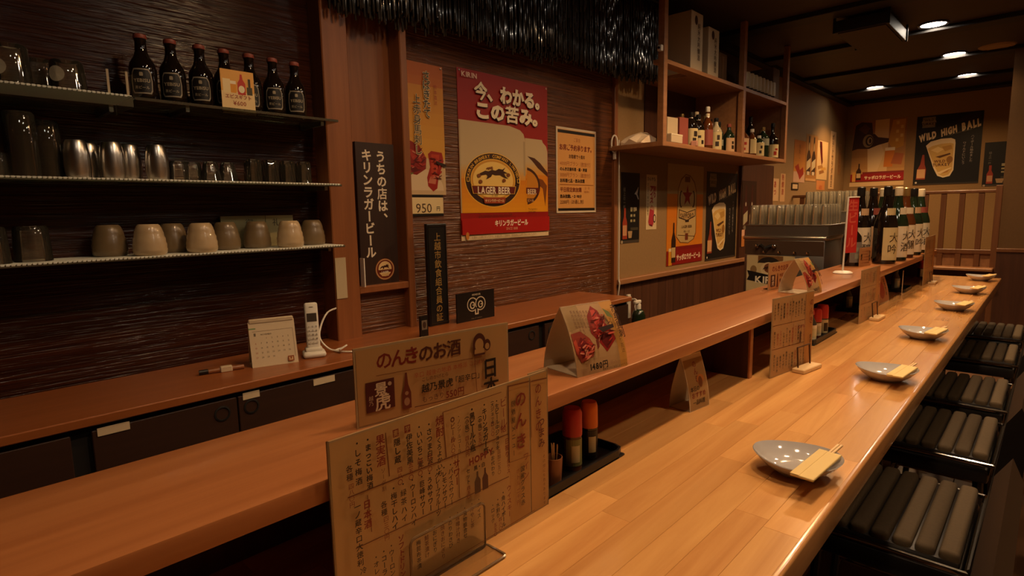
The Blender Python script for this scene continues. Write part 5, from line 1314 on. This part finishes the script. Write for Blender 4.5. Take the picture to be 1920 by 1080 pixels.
def page(W, H, seed):
    """a smaller copy of the drinks menu, seen from afar"""
    rnd = random.Random(seed); cv = Canvas()
    cv.rect(.003, .003, W-.003, H-.003, (172, 132, 86)); cv.rect(W*.80, .003, W-.003, H-.003, (168, 114, 58))
    for k in (.64, .34): cv.line((.02*W, k*H+.004), (.78*W, k*H), .0014, LN)
    cv.line((.785*W, .03*H), (.78*W, .97*H), .0016, LN); cv.line((.44*W, .64*H), (.445*W, .96*H), .001, LN); cv.line((.50*W, .34*H), (.50*W, .62*H), .001, LN)
    words = ['生ビール中', '焼酎お湯割', '麦いいちこ', 'レモンサワー', 'ウーロンハイ', '日本酒一合', '角ハイボール', '梅酒ロック', '緑茶ハイ', 'ソフトドリンク']
    for row in (.92, .58, .28):
        for i in range(11): cv.vtext(rnd.choice(words)[:5], (.05+.069*i)*W, row*H-rnd.uniform(0, .01), .040*H, rnd.choice((TX, TX, (150, 60, 34))), .03, step=1.0)
    cv.vtext('のんき', .90*W, .86*H, .10*H, R3, .02, step=1.2); cv.vtext('居酒屋', .90*W, .40*H, .06*H, TX, .02)
    cv.poly([(.62*W, .36*H), (.66*W, .36*H), (.66*W, .48*H), (.64*W, .52*H), (.62*W, .48*H)], (70, 34, 24)); cv.text('HOPPY', .56*W, .57*H, .06*H, R3, .03, sx=.8)
    return cv
WIRE = mat('bronze_wire', (.10, .05, .03), .35, .6)
def stand_menu(lab, slab, x, y, rz, W, H, seed, sy):
    t = sheet('drinks_menu', lab, 'menu', (x, y, ZC), W, H, (172, 132, 86), page(W, H, seed), rz=rz, t=.002, m=AGED)
    s = thing('menu_stand', slab, 'stand', (x+.004, y+.002, ZC), rz)
    MB().box(W*sy-.03, W*sy+.075, -.040, -.006, 0, .012, .002, 1).build('base', PALEWOOD, s)
    for u in (-.015, .055):
        MB().tube([(W*sy+u, -.016, .010), (W*sy+u+.004, -.010, .066)], .0022, 6).build('wire', WIRE, s)
    MB().tube([(W*sy-.011, -.010, .066), (W*sy+.059, -.010, .066)], .0022, 6).build('wire_bar', WIRE, s)
stand_menu('upright drinks menu on a wooden stand, second along the maple counter', 'pale wooden block stand holding the second menu', -.522, 1.540, math.radians(81.5), .232, .213, 5, .56)
stand_menu('upright drinks menu, third along the maple counter', 'pale wooden block stand holding the third menu', -.522, 2.478, math.radians(88), .270, .206, 6, .50)
stand_menu('tall drinks menu on end, last along the maple counter', 'pale wooden block stand holding the last menu', -.5145, 3.86, math.radians(90), .34, .270, 7, .42)

cv = Canvas(); W, H = .078, .122
cv.rect(.002, .002, W-.002, H-.01, (150, 116, 72)); cv.vtext('のんき', .040, .100, .016, R3, .02); cv.text('本日の', .008, .048, .012, TX, .02); cv.text('おすすめ', .010, .034, .014, RB2, .02); cv.text('一品料理', .012, .018, .012, TX, .02); cv.ell(.052, .066, .014, .010, (176, 110, 50)); cv.ell(.05, .06, .008, .012, (110, 60, 30))
tent('tent_card', 'white folded tent card standing under the raised shelf', (-.561, 1.166, ZC), math.radians(83), W, H, .055, cv)
cv = Canvas(); cv.rect(.004, .004, .15, .118, (176, 120, 84)); cv.ell(.06, .06, .04, .04, (150, 50, 36)); cv.vtext('おすすめ', .12, .10, .02, BLACK, .03)
tent('tent_card', 'printed tent card far along under the raised shelf beside the dark divider', (-.560, 3.03, ZC), math.radians(86), .155, .122, .055, cv)
sheet('menu_card', 'plain pale card standing edge on under the far raised shelf', 'card', (-.535, 3.40, ZC), .06, .120, (190, 160, 120), None, rz=math.radians(99), t=.003)

# condiment trays
def cap_bottle(lab, x, y, h, r, bodym, capm, labm, kind):
    t = thing('condiment_bottle', lab, 'bottle', (x, y, ZC+.0045), .1)
    if kind == 'dome':
        MB().lathe([(.001, 0), (r, 0), (r, h*.58)], seg=20).build('jar', bodym, t, smooth=True)
        MB().lathe([(r*1.04, h*.56), (r*1.05, h*.60), (r*1.02, h*.93), (r*.85, h), (.001, h)], seg=20).build('cap', capm, t, smooth=True)
    else:
        MB().lathe([(.001, 0), (r, 0), (r, h*.55), (r*.5, h*.75), (r*.45, h*.85)], seg=18).build('jar', bodym, t, smooth=True)
        MB().lathe([(r*.55, h*.83), (r*.6, h*.86), (r*.5, h*.97), (.001, h)], seg=14).build('cap', capm, t, smooth=True)
    mb = MB(); mb.faces(*label_rect(r, 2.0*r, h*.08, h*.52, -.7, .0006)); e = mb.build('label', labm, t)
    mb = MB(); mb.faces(*label_rect(r, .9*r, h*.14, h*.42, -.65, .0010)); mb.build('label_print', CREAM2 if labm != CREAM2 else INKB, e)
def tray(lab, x0, x1, y0, y1):
    t = thing('condiment_tray', lab, 'tray', (0, 0, ZC))
    MB().box(x0, x1, y0, y1, 0, .004, .001, 1).build('base', BLACKP, t)
    pts = [(x0+.02, y0), (x1-.02, y0), (x1-.005, y0+.006), (x1, y0+.02), (x1, y1-.02), (x1-.005, y1-.006), (x1-.02, y1), (x0+.02, y1), (x0+.005, y1-.006), (x0, y1-.02), (x0, y0+.02), (x0+.005, y0+.006)]
    mb = MB()
    for (a, b), (c, d) in zip(pts, pts[1:]+pts[:1]):
        dx, dy = c-a, d-b; l = math.hypot(dx, dy); nx, ny = -dy/l*.004, dx/l*.004
        mb.faces([(a, b, 0), (c, d, 0), (c+nx, d+ny, 0), (a+nx, b+ny, 0), (a, b, .017), (c, d, .017), (c+nx, d+ny, .017), (a+nx, b+ny, .017)], [(0, 1, 5, 4), (3, 7, 6, 2), (4, 5, 6, 7), (0, 3, 2, 1)])
    mb.build('wall', BLACKP, t)
GREYB = mat('sauce_glass', (.06, .055, .05), .08, spec=.7)
tray('black condiment tray behind the big drinks menu', -.690, -.549, .600, .880)
t = thing('toothpick_jar', 'small brown jar of toothpicks on the near condiment tray', 'jar', (-.572, .700, ZC+.0045))
MB().lathe([(.001, 0), (.0125, 0), (.0150, .046), (.0135, .046), (.0115, .004), (.001, .004)], seg=18, close=False).build('jar', POSTWOOD, t, smooth=True)
for i in range(16):
    a = random.uniform(0, 2*PI); r = random.uniform(0, .009); b = random.uniform(0, .35); 
    MB().tube([(r*math.cos(a)*.6, r*math.sin(a)*.6, .006), (r*math.cos(a)*1.3, r*math.sin(a)*1.3, .066+random.uniform(-.004, .004))], .0010, 5).build('toothpick', PALEWOOD, t)
cap_bottle('dark sauce bottle at the back left of the near condiment tray', -.640, .690, .118, .019, GREYB, BLACKP, mat('dark_label', (.04, .035, .03), .4), 'neck')
cap_bottle('clear-topped sauce bottle at the back of the near condiment tray', -.655, .745, .112, .018, GREYB, WHITEP, GREYL, 'neck')
cap_bottle('red-capped spice jar on the near condiment tray', -.585, .768, .108, .0165, AMBER, REDP, mat('green_label', (.22, .20, .06), .45), 'dome')
cap_bottle('orange-capped spice jar on the near condiment tray', -.588, .822, .105, .0150, BEERGLASS, ORANGEP, mat('black_label', (.02, .015, .012), .4), 'dome')
tray('black condiment tray beside the second menu', -.680, -.541, 2.00, 2.27)
cap_bottle('dark sauce bottle on the second condiment tray', -.570, 2.050, .108, .019, GREYB, REDP, CREAM, 'neck')
cap_bottle('red-capped spice jar with pale label on the second condiment tray', -.575, 2.125, .098, .018, AMBER, REDP, CREAM, 'dome')
cap_bottle('red and white spice jar at the right of the second condiment tray', -.570, 2.185, .105, .018, GREYB, REDP, CREAM2, 'dome')
tray('black condiment tray beside the third menu', -.670, -.545, 2.745, 2.925)
cap_bottle('red-capped spice jar on the third condiment tray', -.575, 2.83, .105, .018, AMBER, REDP, CREAM, 'dome')
cap_bottle('dark sauce bottle on the third condiment tray', -.635, 2.80, .108, .018, GREYB, BLACKP, GREYL, 'neck')
tray('black condiment tray under the far end of the raised shelf', -.665, -.540, 3.52, 3.72)
cap_bottle('dark sauce bottle on the farthest condiment tray', -.60, 3.62, .11, .019, GREYB, BLACKP, GREYL, 'neck')
cap_bottle('red-capped jar standing at the far end of the counter', -.58, 4.27, .105, .018, AMBER, REDP, CREAM, 'dome')

# ------------------------------------------------------------------ plates and chopsticks
def plate_mesh():
    mb = MB(); seg = 40
    prof = [(.0, .006, 0), (.30, .006, 0), (.52, .007, 0), (.78, .0125, .35), (.93, .0185, .8), (1.0, .0215, 1.0), (1.015, .0205, 1.0), (.95, .0165, .8), (.80, .010, .35), (.55, .003, 0), (.50, 0, 0), (.44, 0, 0), (.42, .003, 0), (.0, .003, 0)]
    rings = []
    for k, z, e in prof:
        ring_ = []
        for i in range(seg):
            a = 2*PI*i/seg
            c, s = math.cos(a), math.sin(a)
            lem = 1-.03*abs(c)**3
            rx = .069*k*c; ry = .063*k*s*lem*(1+.05*c)
            ring_.append(mb.bm.verts.new((rx, ry, z*1.35+e*.006*c*c)))
        rings.append(ring_)
    for A, B in zip(rings, rings[1:]):
        for i in range(seg): mb.bm.faces.new((A[i], A[(i+1) % seg], B[(i+1) % seg], B[i]))
    bmesh.ops.remove_doubles(mb.bm, verts=mb.bm.verts, dist=1e-6)
    return mb.mesh('body', GLAZE, True)
pm = plate_mesh()
slv = MB().box(-.0175, .0175, -.064, .064, 0, .0046, .0018, 2)
slv.box(-.0178, -.004, -.0635, .0635, .0042, .0051, .0003, 1)
slv = slv.mesh('sleeve', SLEEVE)
stk = MB().box(-.0046, -.0003, -.055, .112, .0004, .0040, .0008, 1).mesh('stick', PALEWOOD)
POS = [(-.292, 1.012, .28), (-.292, 1.722, .20), (-.300, 2.340, .10), (-.292, 3.06, .05), (-.296, 3.68, .03), (-.298, 4.33, .0)]
WH = ['nearest', 'second', 'third', 'fourth', 'fifth', 'farthest']
for i, (x, y, rz) in enumerate(POS):
    item('plate', pm, 'pale oval plate on the maple counter, %s from the camera' % WH[i], 'plate', (x, y, ZC), 'oval plates along the counter', rz)
    t = thing('chopsticks', 'wooden chopsticks in a yellow paper sleeve across the %s plate' % WH[i], 'chopsticks', (x+.040, y-.034, ZC+.0335), -.06-.03*i, 'chopsticks on the plates')
    link('sleeve', slv, t)
    a = link('stick', stk, t, (0, 0, -.0005)); b = link('stick', stk, t, (.0049, 0, -.0005))

# ------------------------------------------------------------------ bar chairs
def chair(lab, y):
    t = thing('bar_chair', lab, 'chair', (-.275, y, 0), group='striped bar chairs')
    zt = .68
    MB().box(-.19, .19, -.205, .205, zt-.085, zt-.035, .012, 2).build('seat_base', BLACKP, t, smooth=True)
    MB().box(-.185, .185, -.20, .20, zt-.035, zt-.010, .010, 2).build('cushion', SEATBLK, t, smooth=True)
    for i in range(9):
        x = -.166+i*.0415
        MB().box(x-.0182, x+.0182, -.197, .197, zt-.025, zt+.006, .010, 3).build('cushion_stripe', SEATKH, t, smooth=True)
    MB().tube([(-.197, -.212, zt-.022), (.197, -.212, zt-.022), (.197, .212, zt-.022), (-.197, .212, zt-.022)], .0065, 8, True).build('chrome_band', CHROME, t, smooth=True)
    bk = MB(); prof = [(.195, zt-.06), (.235, zt-.06), (.262, zt+.10), (.270, zt+.30), (.255, zt+.335), (.235, zt+.30), (.215, zt+.10)]
    bk.prism(prof, -.195, .195, 'XZ'); bk.build('backrest', SEATBLK, t)
    for sx in (-1, 1):
        for sy in (-1, 1):
            MB().tube([(sx*.165, sy*.18, zt-.06), (sx*.195, sy*.205, 0)], .013, 8).build('leg', BLACKP, t, smooth=True)
    MB().tube([(-.183, -.195, .22), (.183, -.195, .22), (.183, .195, .22), (-.183, .195, .22)], .009, 8, True).build('footrest', CHROME, t, smooth=True)
    return t
YS = [.93, 1.615, 2.27, 2.85, 3.64, 4.29]
c0 = chair('black bar chair with khaki striped seat, nearest the camera', YS[0])
for i, y in enumerate(YS[1:]):
    dup(c0, (-.275, y, 0), label='black bar chair with khaki striped seat, %s from the camera' % WH[i+1])

bpy.data.objects.remove(_to)
